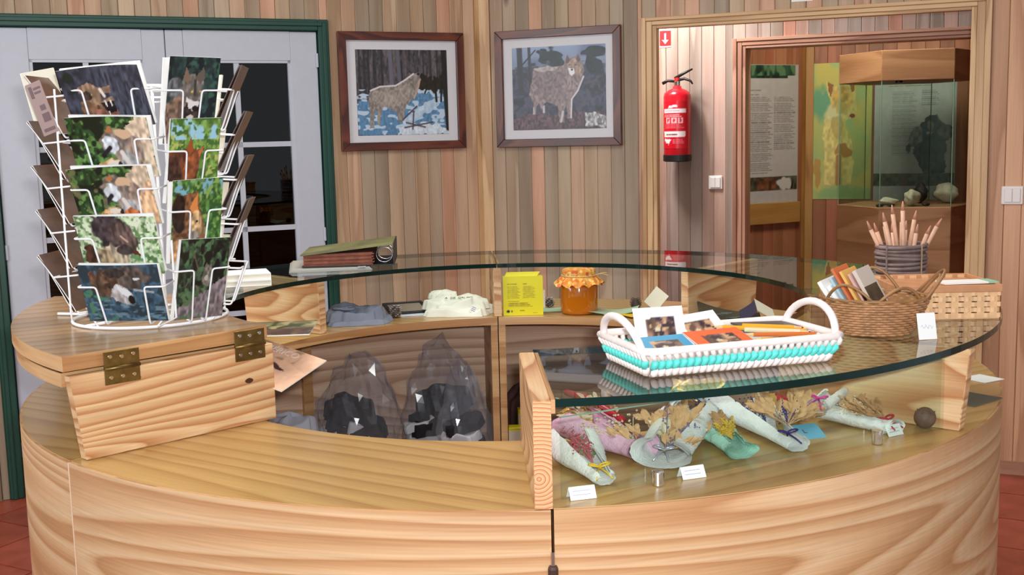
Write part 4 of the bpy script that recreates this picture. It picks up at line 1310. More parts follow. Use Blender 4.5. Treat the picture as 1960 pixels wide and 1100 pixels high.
p.ell(600, 470, 44, 70, (70, 44, 34), tex=0.4, rag=14); p.ell(860, 430, 60, 34, (60, 52, 50), tex=0.3, rag=12); p.poly([(930, 420), (965, 460), (900, 450)], (90, 40, 34)); p.line([(840, 350), (880, 380)], 6, (190, 160, 140))
cards['L3'] = p
p = pc(99, 69, (530, 540, 1140, 905), 141)          # head pointing right
p.fill((58, 84, 104), 0.3); p.spots((40, 56, 66), 12, 8, 0.5, 0.1); p.spots((112, 140, 158), 10, 24, 0.6, 0.1, reg=(530, 760, 1140, 905), amt=0.8); p.spots((70, 120, 96), 14, 10, 0.6, 0.08, reg=(530, 700, 760, 905))
p.ell(900, 620, 160, 70, (86, 76, 72), tex=0.4, rag=20); p.ell(720, 660, 115, 95, (92, 70, 58), tex=0.4, rag=16); p.ell(800, 590, 80, 30, (52, 46, 46), tex=0.3, rag=10)
p.poly([(760, 690), (800, 660), (880, 690), (915, 740), (905, 790), (850, 796), (780, 775), (740, 740)], (172, 166, 168), 0.25, rag=6); p.poly([(800, 660), (900, 720), (880, 760), (800, 700)], (214, 218, 224), rag=5)
p.ell(895, 765, 24, 28, (24, 20, 24), rag=3); p.ell(745, 680, 9, 7, (20, 16, 18)); p.ell(735, 665, 26, 12, (60, 44, 38), rag=5); p.poly([(600, 600), (640, 570), (660, 620), (620, 650)], (110, 76, 60), 0.3, rag=6); p.ell(965, 630, 26, 10, (206, 208, 214), rag=4); p.line([(930, 700), (1070, 718)], 7, (150, 156, 164))
cards['L4'] = p
p = pc(69, 105, (1165, 55, 1500, 600), 151)          # frontal wolf
p.fill((36, 56, 56), 0.35); p.spots((20, 32, 36), 8, 10, 0.5, 0.1); p.spots((52, 88, 74), 10, 14, 0.6, 0.1)
p.ell(1240, 440, 90, 180, (124, 98, 82), rot=8, tex=0.4, rag=16); p.ell(1215, 250, 50, 70, (96, 100, 104), tex=0.4, rag=14)
p.ell(1340, 400, 60, 90, (60, 46, 42), tex=0.4, rag=14); p.ell(1335, 260, 80, 95, (112, 106, 100), tex=0.4, rag=12); p.poly([(1262, 200), (1278, 118), (1312, 180), (1300, 220)], (120, 98, 84), rag=4); p.poly([(1345, 180), (1398, 112), (1408, 190), (1380, 220)], (96, 84, 78), rag=4)
p.poly([(1290, 300), (1340, 330), (1380, 330), (1378, 378), (1345, 395), (1310, 360)], (214, 208, 206), rag=5); p.ell(1360, 376, 22, 18, (22, 20, 24)); p.ell(1330, 270, 9, 7, (200, 170, 80)); p.ell(1386, 268, 8, 7, (200, 170, 80)); p.line([(1345, 200), (1350, 290)], 9, (60, 56, 56)); p.ell(1330, 432, 24, 14, (206, 196, 186), rag=5)
cards['P0'] = p
def redwolf(p, x0, y0):
    p.fill((104, 138, 66), 0.35); p.spots((150, 196, 216), 8, 6, 0.45, 0.1, reg=(1200, 475, 1560, 590)); p.spots((66, 104, 48), 14, 18, 0.52, 0.08); p.spots((170, 180, 96), 16, 20, 0.62, 0.08, reg=(1200, 560, 1560, 960))
    p.poly([(1180, 660), (1260, 650), (1320, 640), (1345, 578), (1370, 640), (1400, 650), (1450, 630), (1420, 690), (1415, 760), (1392, 830), (1390, 940), (1180, 960)], (104, 58, 40), 0.35, rag=7)
    p.poly([(1318, 640), (1346, 580), (1372, 655), (1345, 680)], (150, 78, 44), rag=3); p.poly([(1400, 660), (1446, 632), (1418, 690)], (190, 108, 66), rag=3); p.ell(1350, 780, 45, 110, (150, 84, 50), tex=0.35, rag=14); p.ell(1230, 800, 60, 130, (70, 44, 36), tex=0.4, rag=16)
p = pc(69, 105, (1190, 475, 1560, 950), 161); redwolf(p, 0, 0); cards['P1'] = p
p = pc(69, 105, (1230, -70, 1580, 400), 171)
p.fill((78, 120, 60), 0.4); p.spots((120, 170, 190), 8, 5, 0.5, 0.1, reg=(1230, -70, 1580, 20)); p.spots((48, 84, 44), 14, 18, 0.52, 0.08); p.spots((130, 160, 84), 16, 20, 0.62, 0.08)
p.poly([(1240, 80), (1300, 20), (1380, 0), (1410, 10), (1420, 70), (1455, 180), (1470, 270), (1440, 340), (1400, 330), (1360, 240), (1320, 300), (1240, 400)], (118, 80, 56), 0.4, rag=7)
p.poly([(1352, 90), (1405, 10), (1412, 100), (1380, 130)], (206, 132, 74), rag=3); p.ell(1400, 190, 46, 80, (190, 158, 116), tex=0.35, rag=10); p.ell(1390, 270, 40, 50, (150, 140, 134), tex=0.3, rag=10); p.ell(1418, 300, 22, 30, (26, 22, 24), rag=4); p.ell(1408, 170, 8, 7, (40, 26, 20)); p.ell(1280, 120, 50, 110, (40, 28, 26), tex=0.4, rag=12); p.ell(1265, 340, 36, 70, (196, 150, 110), tex=0.3, rag=12)
cards['P2'] = p
p = pc(69, 105, (1240, 380, 1600, 930), 181)         # wolf among trees
p.fill((44, 56, 46), 0.45); p.spots((72, 104, 72), 14, 16, 0.52, 0.1, tex=0.2); p.spots((26, 28, 28), 9, 9, 0.52, 0.1, reg=(1240, 380, 1600, 700)); p.poly([(1240, 860), (1420, 760), (1600, 640), (1600, 930), (1240, 930)], (122, 112, 118), 0.35, rag=12); p.spots((84, 110, 78), 12, 14, 0.6, 0.08, reg=(1240, 720, 1500, 930))
p.ell(1450, 630, 34, 80, (120, 116, 108), tex=0.4, rag=12); p.poly([(1430, 580), (1440, 545), (1455, 572)], (110, 100, 92)); p.poly([(1462, 572), (1478, 548), (1482, 585)], (110, 100, 92)); p.ell(1450, 650, 14, 22, (176, 168, 160), rag=4); p.line([(1340, 470), (1400, 640)], 4, (92, 84, 76)); p.line([(1380, 700), (1400, 740)], 4, (110, 96, 86)); p.line([(1360, 600), (1300, 700)], 4, (90, 84, 74))
cards['P3'] = p

def place_card(o, phi, z0, r0=0.15, lift=0.0, back=0.0, side=0.0, roll=0.0, tilt=TILT):
    out, tan = col_frame(phi)
    c = RC + out * (r0 + 0.006 - back) + tan * (side + SIDE[phi]) + Vector((0, 0, z0 + lift))
    # local -y towards out, z up leaning outwards
    xv = tan
    zv = (Vector((0, 0, 1)) * math.cos(tilt) + out * math.sin(tilt))
    yv = zv.cross(xv)
    m = Matrix((xv, yv, zv)).transposed().to_4x4()
    m = Matrix.Translation(c) @ m @ Matrix.Rotation(roll, 4, 'Y')
    o.matrix_world = m
TXTL = ['postcard of a snarling wolf, top of the wide rack column', 'postcard of two nuzzling wolves on green, second in the wide column', 'postcard of two wolves by a pale rock, third in the wide column', 'postcard of a dark cub asleep in grass, fourth in the wide column', 'postcard of a wolf head pointing right, bottom of the wide column']
TXTP = ['upright postcard of a frontal dark wolf, top of the narrow column', 'upright postcard of a red brown wolf below blue sky, second in the narrow column', 'upright postcard of a wolf with orange ear, third in the narrow column', 'upright dark postcard of a wolf among trees, bottom of the narrow column']
BW, BH = 0.152, 0.115
bends = [0.035, 0.02, 0.015, 0.0, -0.01]
zsL = COLS[0][3][::-1]
for k in range(5):
    bd = bends[k]
    o = sheet_mesh('postcard', cards['L%d' % k], BW, BH, thick=0.0012, bend=lambda x, z, bd=bd: -bd * (x / BW * 2) ** 2 * (z / BH) * 0.35)
    place_card(o, -6, zsL[k], roll=R([-3, 1, -2, 1, 0][k]), back=-0.003)
    tag(o, TXTL[k], 'postcard', 'wolf postcards in the wire rack')
    o2 = MB().box(-BW / 2, BW / 2, 0, 0.004, 0, BH).build('postcard_stack', 'white')
    place_card(o2, -6, zsL[k], back=0.003, lift=0.002, roll=R([-4, 2, 0, -1, 1][k]))
    tag(o2, 'white edged stack right behind the ' + TXTL[k].replace('postcard of ', 'card of ').split(',')[0], 'postcards', 'card stacks in the wire rack')
zsP = COLS[1][3][::-1]
for k in range(4):
    o = sheet_mesh('postcard', cards['P%d' % k], 0.096, 0.165, thick=0.0012, bend=lambda x, z: -0.012 * np.sin(z / 0.165 * math.pi) * 0)
    place_card(o, 37, zsP[k], roll=R([1, -1, -2, 1][k]), back=-0.003)
    tag(o, TXTP[k], 'postcard', 'wolf postcards in the wire rack')
    o2 = MB().box(-0.048, 0.048, 0, 0.004, 0, 0.163).build('postcard_stack', 'white')
    place_card(o2, 37, zsP[k], back=0.003, side=-0.004, roll=R([-1, 1, -3, 2][k]))
    tag(o2, 'white edged stack right behind the ' + TXTP[k].replace('postcard of ', 'card of ').split(',')[0], 'postcards', 'card stacks in the wire rack')
# edge-on side columns: dark brown cards on the left, brown ones on the right
M['card_brown'] = plain('brown_card', (86, 58, 44), 0.3, var=0.4, vscale=25)
M['card_dark'] = plain('dark_card', (40, 44, 40), 0.25, var=0.6, vscale=25)
nth = ['top', 'second', 'third', 'fourth', 'bottom']
for phi, nm, mt in ((96, 'right', 'card_brown'), (-92, 'left', 'card_dark')):
    for k, z in enumerate(COLS[2 if phi > 0 else 3][3][::-1]):
        for j in range(2):
            if nm == 'left' and k == 0 and j == 0:
                continue
            if nm == 'right' and k == 4:
                continue
            mb = MB()
            n = 8
            cur = 0.010 * (j + 0.4) * (1 if nm == 'left' else 0.3)
            for i in range(n + 1):
                z_ = 0.128 * i / n
                y_ = -cur * (i / n) ** 2 + (0.0 if j == 0 else 0.004)
                mb.v += [(-0.054, y_, z_), (0.054, y_, z_), (0.054, y_ + 0.0016, z_), (-0.054, y_ + 0.0016, z_)]
            for i in range(n):
                for a, b in ((0, 1), (1, 2), (2, 3), (3, 0)):
                    mb.f.append([i * 4 + a, i * 4 + b, i * 4 + 4 + b, i * 4 + 4 + a]); mb.mi.append(1 if a == 2 else 0); mb.uv.append(None)
            mb.f += [[3, 2, 1, 0], [n * 4, n * 4 + 1, n * 4 + 2, n * 4 + 3]]; mb.mi += [0, 0]; mb.uv += [None, None]
            o = mb.build('postcard', ['white', 'card_brown'] if nm == 'left' else [mt, 'white'])
            place_card(o, phi, z, back=(0.022 if nm == 'left' else 0) - 0.002 + 0.004 * j, tilt=TILT + R(4 + 2 * k % 3), side=0.004 * j)
            tag(o, '%s %s card seen edge-on in the %s %s pocket of the rack' % ('outer' if j == 0 else 'inner', 'brown' if nm == 'right' or j else 'dark', nth[k], nm), 'postcard', 'cards in the side pockets of the rack')
# backs of the rear cards, and the two leaflets at the upper left
for phi, nm in ((152, 'right'), (-150, 'left')):
    for k, z in enumerate(COLS[4][3][::-1]):
        o = MB().box(-0.056, 0.056, 0, 0.004, 0, 0.125).build('postcard', 'cream')
        place_card(o, phi, z, tilt=R(14))
        tag(o, 'white back of a card in the %s rear %s pocket of the rack' % (nth[k], nm), 'postcard', 'cards in the rear pockets of the rack')
o = MB().box(-0.032, 0.032, 0, 0.006, 0, 0.13).build('leaflet', 'cream', bevel=0.0008)
c = at_y(106, 258, -0.30)
o.matrix_world = Matrix.Translation(c) @ Matrix.Rotation(R(-12), 4, 'Y') @ Matrix.Rotation(R(25), 4, 'Z')
tag(o, 'blank cream leaflet standing up at the top left of the rack', 'leaflet')
M['ticket'] = plain('pinkish_card', (150, 122, 116), 0.4)
lt = thing('ticket_strip', 'narrow pinkish brown ticket leaning out at the upper left of the rack', 'ticket')
MB().box(-0.018, 0.018, 0, 0.002, 0, 0.10).build('card', 'ticket', lt)
M['ticket_ink'] = plain('ticket_ink', (98, 70, 72), 0.5)
for a, b, c_, d_ in ((-0.013, -0.006, 0.072, 0.094), (-0.003, 0.014, 0.086, 0.09), (-0.003, 0.012, 0.078, 0.082), (-0.002, 0.010, 0.046, 0.056), (-0.004, 0.013, 0.024, 0.04), (-0.012, 0.014, 0.006, 0.012)):
    MB().box(a, b, -0.0004, -0.0001, c_, d_).build('print_block', 'ticket_ink', lt)
c = at_y(98, 256, -0.42)
lt.matrix_world = Matrix.Translation(c) @ Matrix.Rotation(R(-17), 4, 'Y') @ Matrix.Rotation(R(-20), 4, 'Z')
# ================================================================== WHITE TRAY BASKET
bc = Vector((0.3365, -0.8015, ZG + 0.0005))
BA = R(17.6)
tb = thing('tray_basket', 'white and aqua woven tray basket with two arched handles on the glass', 'basket', bc, BA)
M['wv_white'] = plain('white_reed', (238, 226, 222), 0.55, var=0.05, vscale=80)
M['wv_aqua'] = plain('aqua_reed', (92, 214, 204), 0.5, var=0.08, vscale=80)
bl_, bw_, tl_, tw_, bh = 0.304, 0.146, 0.338, 0.186, 0.040
def rect_pt(side, t, k):
    """point on the flared wall: side 0..3, t along, k height fraction"""
    l, w_ = bl_ + (tl_ - bl_) * k, bw_ + (tw_ - bw_) * k
    c = [(-l / 2, -w_ / 2), (l / 2, -w_ / 2), (l / 2, w_ / 2), (-l / 2, w_ / 2)]
    a, b = c[side], c[(side + 1) % 4]
    return Vector((a[0] + (b[0] - a[0]) * t, a[1] + (b[1] - a[1]) * t, 0.002 + bh * k))
MB().prism([(-bl_ / 2, -bw_ / 2), (bl_ / 2, -bw_ / 2), (bl_ / 2, bw_ / 2), (-bl_ / 2, bw_ / 2)], 0.0, 0.004).build('bottom', 'wv_white', tb)
def weave_row(name, k0, k1, mat, rad, phase, skew):
    mb = MB()
    for side in range(4):
        n = 27 if side % 2 == 0 else 13
        for i in range(n):
            t0 = (i + phase) / n
            a = rect_pt(side, min(1, max(0, t0 + 0.5 / n - skew / n)), k0)
            b = rect_pt(side, min(1, max(0, t0 + 0.5 / n + skew / n)), k1)
            mid = (a + b) / 2
            out = Vector((mid.x, mid.y, 0))
            nrm = [Vector((0, -1, 0)), Vector((1, 0, 0)), Vector((0, 1, 0)), Vector((-1, 0, 0))][side]
            mb.tube([a, a * 0.7 + b * 0.3 + nrm * 0.004, a * 0.3 + b * 0.7 + nrm * 0.004, b], [rad * 0.55, rad, rad, rad * 0.55], 6)
    o = mb.build(name, mat, tb, smooth=True)
    o['kind'] = 'stuff'
weave_row('foot_weave', 0.0, 0.36, 'wv_white', 0.0062, 0.0, 0.35)
weave_row('aqua_weave', 0.28, 0.68, 'wv_aqua', 0.0062, 0.2, 0.38)
weave_row('upper_stakes', 0.62, 0.98, 'wv_white', 0.0042, 0.3, -0.25)
rp = [rect_pt(s_, t, 1.0) for s_ in range(4) for t in (0.04, 0.25, 0.5, 0.75, 0.96)]
MB().tube(rp, 0.0062, 8, closed=True).build('rim', 'wv_white', tb, smooth=True)
M['liner'] = plain('inner_liner', (214, 200, 190), 0.7)
li = MB()
for side in range(4):
    q = [rect_pt(side, 0, 0.02), rect_pt(side, 1, 0.02), rect_pt(side, 1, 0.6), rect_pt(side, 0, 0.6)]
    q = [Vector((v_.x * 0.985, v_.y * 0.97, v_.z)) for v_ in q]
    li.extr(q, (0, 0, 0.0005))
li.build('inner_wall', 'liner', tb)
for sx in (-1, 1):
    pts = []
    for i in range(17):
        t = math.pi * i / 16
        pts.append((sx * (tl_ / 2 - 0.004 + 0.012 * math.sin(t)), -math.cos(t) * (tw_ / 2 - 0.012) * (0.93 if sx < 0 else 0.93), 0.034 + 0.050 * math.sin(t)))
    MB().tube(pts, 0.0062, 8).build('handle', 'wv_white', tb, smooth=True)
def on_tray(o, x, y, z, rz=0, rx=0, ry=0):
    o.matrix_world = Matrix.Translation(bc) @ Matrix.Rotation(BA, 4, 'Z') @ Matrix.Translation((x, y, z)) @ Matrix.Rotation(rz, 4, 'Z') @ Matrix.Rotation(rx, 4, 'X') @ Matrix.Rotation(ry, 4, 'Y')
    return o
def matted(bordercol, seed, n=30):
    p = Pic(n, int(n * 0.75), (0, 0, 100, 75), seed)
    p.fill(bordercol)
    p.poly([(24, 22), (80, 18), (80, 66), (24, 66)], (120, 92, 78), 0.5)
    p.spots((196, 160, 124), 8, 6, 0.52, 0.1, reg=(24, 20, 80, 66)); p.spots((62, 46, 56), 10, 8, 0.56, 0.08, reg=(24, 20, 80, 66)); p.ell(44, 44, 6, 5, (206, 196, 160))
    return p
o = sheet_mesh('photo_card', matted((240, 242, 248), 301), 0.085, 0.062, thick=0.001)
tag(on_tray(o, -0.085, 0.028, 0.028, R(-4), R(-22)), 'white photo card standing upright in the left of the tray basket', 'card', 'photo cards in the tray basket')
o = sheet_mesh('photo_card', matted((58, 150, 190), 302), 0.086, 0.066, thick=0.001)
tag(on_tray(o, -0.105, -0.064, 0.030, R(2), R(-74)), 'blue bordered photo card lying in the front left of the tray basket', 'card', 'photo cards in the tray basket')
o = sheet_mesh('photo_card', matted((236, 104, 56), 303), 0.10, 0.07, thick=0.001)
tag(on_tray(o, -0.005, -0.055, 0.032, R(4), R(-76)), 'orange bordered photo card lying in the middle of the tray basket', 'card', 'photo cards in the tray basket')
o = sheet_mesh('photo_card', matted((242, 242, 244), 304), 0.10, 0.064, thick=0.001)
tag(on_tray(o, 0.0, 0.030, 0.026, R(9), R(-52), R(-4)), 'white photo card leaning behind the orange bordered one', 'card', 'photo cards in the tray basket')
o = sheet_mesh('photo_card', Pic(12, 12, (0, 0, 100, 75), 305).fill((176, 206, 214)), 0.08, 0.06, thick=0.001)
tag(on_tray(o, 0.055, -0.045, 0.026, R(-8), R(-78)), 'pale blue card lying beside the orange bordered one', 'card', 'photo cards in the tray basket')
M['pc_yellow'] = plain('pencil_yellow', (224, 164, 40), 0.4); M['pc_orange'] = plain('pencil_orange', (206, 110, 44), 0.4); M['pc_green'] = plain('pencil_green', (20, 104, 74), 0.4); M['pc_wood'] = plain('pencil_wood', (222, 184, 130), 0.5); M['lead'] = plain('lead', (50, 44, 40), 0.5); M['pc_cream'] = plain('pencil_cream', (226, 206, 170), 0.4)
def pencil(x, y, z, rz, ry, L, mt, label):
    root = thing('pencil', label, 'pencil', group='pencils in the tray basket')
    MB().tube([(0, 0, 0), (L, 0, 0)], 0.0038, 6).build('shaft', mt, root)
    MB().tube([(L + 0.0003, 0, 0), (L + 0.014, 0, 0)], [0.0037, 0.0012], 6).build('sharpened_cone', 'pc_wood', root)
    MB().tube([(L + 0.0142, 0, 0), (L + 0.018, 0, 0)], [0.0012, 0.0003], 6).build('tip', 'lead', root)
    return on_tray(root, x, y, z, rz, 0, ry)
pen = [(0.165, -0.020, 0.034, 176, -3, 0.11, 'pc_orange', 'orange pencil lying highest in the right of the tray'), (0.160, 0.005, 0.036, 170, -5, 0.14, 'pc_yellow', 'long yellow pencil pointing left across the tray'), (0.150, -0.045, 0.030, 168, -2, 0.09, 'pc_yellow', 'short yellow pencil near the front rim of the tray'),
       (0.06, 0.030, 0.048, -14, 4, 0.085, 'pc_yellow', 'yellow pencil pointing right at the back of the tray'), (0.055, 0.015, 0.044, -20, 3, 0.09, 'pc_cream', 'cream pencil crossing the others in the tray'), (0.10, 0.045, 0.040, -30, 1, 0.07, 'pc_orange', 'orange pencil slanting to the front in the tray'),
       (0.085, -0.052, 0.030, 12, 0, 0.07, 'pc_green', 'green pencil beside the pale blue card'), (0.15, 0.02, 0.030, 184, 0, 0.10, 'pc_yellow', 'yellow pencil lowest in the right of the tray')]
for x, y, z, rz, ry, L_, mt, lb in pen:
    pencil(x, y, z, R(rz), R(ry), L_, mt, lb)
o = MB().box(-0.05, 0.05, -0.03, 0.03, 0, 0.003).build('booklet', plain('dark_booklet', (70, 62, 60), 0.5))
tag(on_tray(o, 0.115, 0.050, 0.040, R(-3), 0, R(2)), 'thin dark booklet at the back right of the tray basket', 'booklet')

# ================================================================== WICKER BASKET WITH BOOKLETS
wc = Vector((0.655, -0.585, ZG + 0.0005))
wb = thing('wicker_basket', 'small oval brown wicker basket with looped rim holding booklets', 'basket', wc, R(-8))
M['wicker'] = plain('wicker', (176, 128, 88), 0.4, var=0.22, vscale=60)
M['wicker_dark'] = plain('dark_cane', (146, 104, 62), 0.45, var=0.25, vscale=40)
mb = MB()
NR, NS = 14, 22
for i in range(NR):
    k = i / (NR - 1)
    rx, ry_ = 0.062 + 0.030 * k ** 0.8, 0.048 + 0.026 * k ** 0.8
    z = 0.003 + 0.060 * k
    pts = []
    for j in range(NS * 4):
        a = 2 * math.pi * j / (NS * 4)
        wv = 0.0022 * math.cos(NS * a + math.pi * i)
        pts.append(((rx + wv) * math.cos(a), (ry_ + wv) * math.sin(a), z))
    mb.tube(pts, 0.0026, 5, closed=True)
o = mb.build('woven_cane', 'wicker', wb, smooth=True); o['kind'] = 'stuff'
MB().lathe([(0.055, 0.001), (0.056, 0.004)], 24, sx=1.1, sy=0.85).build('bottom', 'wicker', wb)
inn = MB()
for i in range(24):
    a, b = 2 * math.pi * i / 24, 2 * math.pi * (i + 1) / 24
    inn.add([(0.060 * math.cos(a), 0.046 * math.sin(a), 0.004), (0.060 * math.cos(b), 0.046 * math.sin(b), 0.004), (0.089 * math.cos(b), 0.071 * math.sin(b), 0.062), (0.089 * math.cos(a), 0.071 * math.sin(a), 0.062)], [(0, 1, 2, 3)])
inn.build('inner_wall', 'wicker_dark', wb)
MB().tube([(0.093 * math.cos(2 * math.pi * j / 40), 0.075 * math.sin(2 * math.pi * j / 40), 0.065 + 0.001 * (j % 2)) for j in range(40)], 0.0034, 6, closed=True).build('rim', 'wicker_dark', wb, smooth=True)
def loop(a0, a1, h, lean, thick=0.0028):
    pts = []
    for i in range(13):
        t = i / 12
        a = R(a0 + (a1 - a0) * t)
        s_ = math.sin(math.pi * t)
        k = 1 + lean * s_
        pts.append((0.092 * k * math.cos(a), 0.074 * k * math.sin(a), 0.064 + h * s_))
    MB().tube(pts, thick, 6).build('rim_loop', 'wicker_dark', wb, smooth=True)
loop(200, 262, 0.030, 0.02); loop(266, 320, 0.026, 0.02); loop(52, 118, 0.045, 0.0); loop(330, 392, 0.048, 0.30); loop(338, 384, 0.040, 0.22); loop(140, 195, 0.02, 0.02)
# booklets leaning to the left
M['bk_orange'] = plain('orange_cover', (206, 110, 66), 0.5); M['bk_yellow'] = plain('yellow_cover', (226, 178, 96), 0.5); M['bk_pink'] = plain('pink_cover', (206, 164, 156), 0.5); M['bk_blue'] = plain('pale_blue_cover', (168, 196, 206), 0.5); M['bk_grey'] = plain('pale_grey_cover', (206, 192, 180), 0.5); M['bk_photo'] = plain('dark_photo', (70, 56, 40), 0.35, var=0.7, vscale=40)
bks = [('white', 'white', 'foremost left'), ('white', 'white', 'second'), ('bk_blue', 'pale blue', 'third'), ('bk_orange', 'orange', 'fourth'), ('bk_yellow', 'yellow', 'fifth'), ('bk_pink', 'pink', 'sixth'), ('bk_grey', 'pale grey', 'rightmost')]
for i, (mt, cn, nth_) in enumerate(bks):
    root = thing('booklet', '%s booklet leaning in the wicker basket, %s of the row' % (cn, nth_), 'booklet', group='booklets in the wicker basket')
    th = 0.0075 if i in (0, 1, 6) else 0.005
    hgt = [0.104, 0.094, 0.110, 0.128, 0.122, 0.116, 0.122][i]
    b = MB().box(-th / 2, th / 2, -0.028, 0.036, 0, hgt)
    b.build('cover', mt, root, bevel=0.0006)
    if i >= 5:
        MB().box(th / 2 + 0.0001, th / 2 + 0.0005, -0.029, 0.028, hgt * 0.05, hgt * 0.72).build('cover_photo', 'bk_photo', root)
    root.matrix_world = Matrix.Translation(wc + Vector((-0.034 + i * 0.0105, -0.004 - i * 0.0015, 0.008))) @ Matrix.Rotation(R(-40), 4, 'Z') @ Matrix.Rotation(R(-33 + i * 0.6), 4, 'Y') @ Matrix.Rotation(R(4), 4, 'X')
# price tag in front of it
pt = thing('price_tag', 'small white handwritten tag leaning on the wicker basket', 'tag')
MB().box(-0.017, 0.017, -0.0006, 0.0, 0, 0.046).build('paper', 'white', pt)
M['pencil_ink'] = plain('pencil_ink', (170, 174, 190), 0.6)
MB().tube([(-0.011 + 0.0022 * i, -0.0009, 0.022 + 0.004 * math.sin(i * 1.9)) for i in range(11)], 0.0004, 4).build('handwriting', 'pencil_ink', pt)
q = at_z(1759, 647, ZG)
pt.matrix_world = Matrix.Translation((q.x + 0.010, q.y - 0.016, ZG + 0.0005)) @ Matrix.Rotation(R(10), 4, 'Z') @ Matrix.Rotation(R(-14), 4, 'X')

# ================================================================== SPLINT BASKET
M['splint'] = plain('splint', (226, 182, 134), 0.45, var=0.1, vscale=40)
M['splint_rim'] = plain('splint_rim', (196, 140, 98), 0.45, var=0.12, vscale=30)
s0, s1 = at_z(1716, 614, ZG), at_z(1913, 610, ZG)
sw = (s1 - s0).length; sd = 0.17; sh = 0.064
sb = thing('splint_basket', 'low rectangular basket of flat pale wood strips behind the wicker basket', 'basket', ((s0.x + s1.x) / 2, (s0.y + s1.y) / 2, ZG + 0.0005), math.atan2(s1.y - s0.y, s1.x - s0.x))
MB().box(-sw / 2, sw / 2, 0.002, sd, 0, 0.003).build('bottom', 'splint', sb)
def strip_side(p, q, nrm, nv):
    p, q, nrm = Vector(p), Vector(q), Vector(nrm)
    e = q - p
    rows = 5
    for r_ in range(rows):
        z0_ = 0.003 + (sh - 0.012) * r_ / rows
        mb = MB()
        m = nv * 2
        prev = None
        for i in range(m + 1):
            t = i / m
            off = 0.0022 * (1 if ((i // 1) % 2 == 0) == (r_ % 2 == 0) else -1)
            c_ = p + e * t + nrm * off
            mb.v += [tuple(c_ + Vector((0, 0, z0_))), tuple(c_ + Vector((0, 0, z0_ + 0.0088))), tuple(c_ - nrm * 0.0008 + Vector((0, 0, z0_ + 0.0088))), tuple(c_ - nrm * 0.0008 + Vector((0, 0, z0_)))]
        for i in range(m):
            for a, b in ((0, 1), (1, 2), (2, 3), (3, 0)):
                mb.f.append([i * 4 + a, i * 4 + b, i * 4 + 4 + b, i * 4 + 4 + a]); mb.mi.append(0); mb.uv.append(None)
        mb.build('woven_strip', 'splint', sb)
    for i in range(nv):
        t = (i + 0.5) / nv
        c_ = p + e * t - nrm * 0.0004
        w_ = e.normalized() * (e.length / nv * 0.28)
        MB().extr([c_ - w_ + Vector((0, 0, 0.002)), c_ + w_ + Vector((0, 0, 0.002)), c_ + w_ + Vector((0, 0, sh)), c_ - w_ + Vector((0, 0, sh))], nrm * 0.0008).build('upright_strip', 'splint', sb)
strip_side((-sw / 2, 0, 0), (sw / 2, 0, 0), (0, -1, 0), 8)
strip_side((sw / 2, 0, 0), (sw / 2, sd, 0), (1, 0, 0), 6)
strip_side((-sw / 2, sd, 0), (-sw / 2, 0, 0), (-1, 0, 0), 6)
strip_side((sw / 2, sd, 0), (-sw / 2, sd, 0), (0, 1, 0), 8)
for y in (-0.004, sd):
    MB().box(-sw / 2 - 0.003, sw / 2 + 0.003, y, y + 0.004, sh - 0.012, sh + 0.002).build('rim_band', 'splint_rim', sb, bevel=0.001)
for x in (-sw / 2 - 0.003, sw / 2 - 0.001):
    MB().box(x, x + 0.004, 0.0, sd, sh - 0.012, sh + 0.002).build('rim_band', 'splint_rim', sb, bevel=0.001)
lid_ = MB().box(-sw / 2 + 0.004, sw / 2 - 0.004, 0.006, sd - 0.003, sh - 0.014, sh - 0.006).build('box_filling', 'splint_rim', sb)
o = thing('leaflet', 'white leaflet with a green end lying on the splint basket', 'leaflet', sb.location + Vector((0.05, 0.02, sh + 0.0005)), R(4))
MB().box(-0.05, 0.035, 0, 0.045, 0, 0.003).build('page', 'white', o)
MB().box(0.0352, 0.055, 0, 0.045, 0, 0.0032).build('green_end', plain('mint', (150, 196, 166), 0.5), o)

# ================================================================== PENCIL CUP
cupc = Vector((0.935, 0.10, ZG + 0.0005))
cu = thing('twig_cup', 'grey brown bark cup full of carved twig pencils on the glass', 'cup', cupc)
M['bark'] = plain('bark', (128, 108, 104), 0.8, var=0.3, vscale=30, bump=(40, 0.8))
M['bark_dark'] = plain('dark_bark', (84, 64, 62), 0.8, var=0.3, vscale=30)
MB().lathe([(0.050, 0), (0.054, 0.004), (0.055, 0.088), (0.049, 0.088), (0.046, 0.02), (0.001, 0.02)], 28).build('cup_wall', 'bark_dark', cu, smooth=True)
for i in range(9):
    z = 0.006 + 0.0098 * i
    rr = random.Random(i)
    ph = rr.uniform(0, 6)
    MB().tube([((0.0565 + 0.0012 * math.sin(3 * a + ph)) * math.cos(a), (0.0565 + 0.0012 * math.sin(3 * a + ph)) * math.sin(a), z + 0.0025 * math.sin(a + ph)) for a in [2 * math.pi * j / 36 for j in range(36)]], 0.0036 + 0.0012 * rr.random(), 6, closed=True).build('bark_strip', 'bark', cu, smooth=True)
for a in (-60, -140, 30):
    MB().tube([(0.061 * math.cos(R(a)), 0.061 * math.sin(R(a)), 0.01), (0.061 * math.cos(R(a)), 0.061 * math.sin(R(a)), 0.09)], 0.002, 5).build('cane_stake', plain('cane', (170, 140, 110), 0.6) if a == -60 else 'bark', cu)
M['twig'] = plain('carved_twig', (212, 168, 140), 0.5, var=0.12, vscale=60)
M['twig_tip'] = plain('twig_tip', (190, 134, 108), 0.5, var=0.1)
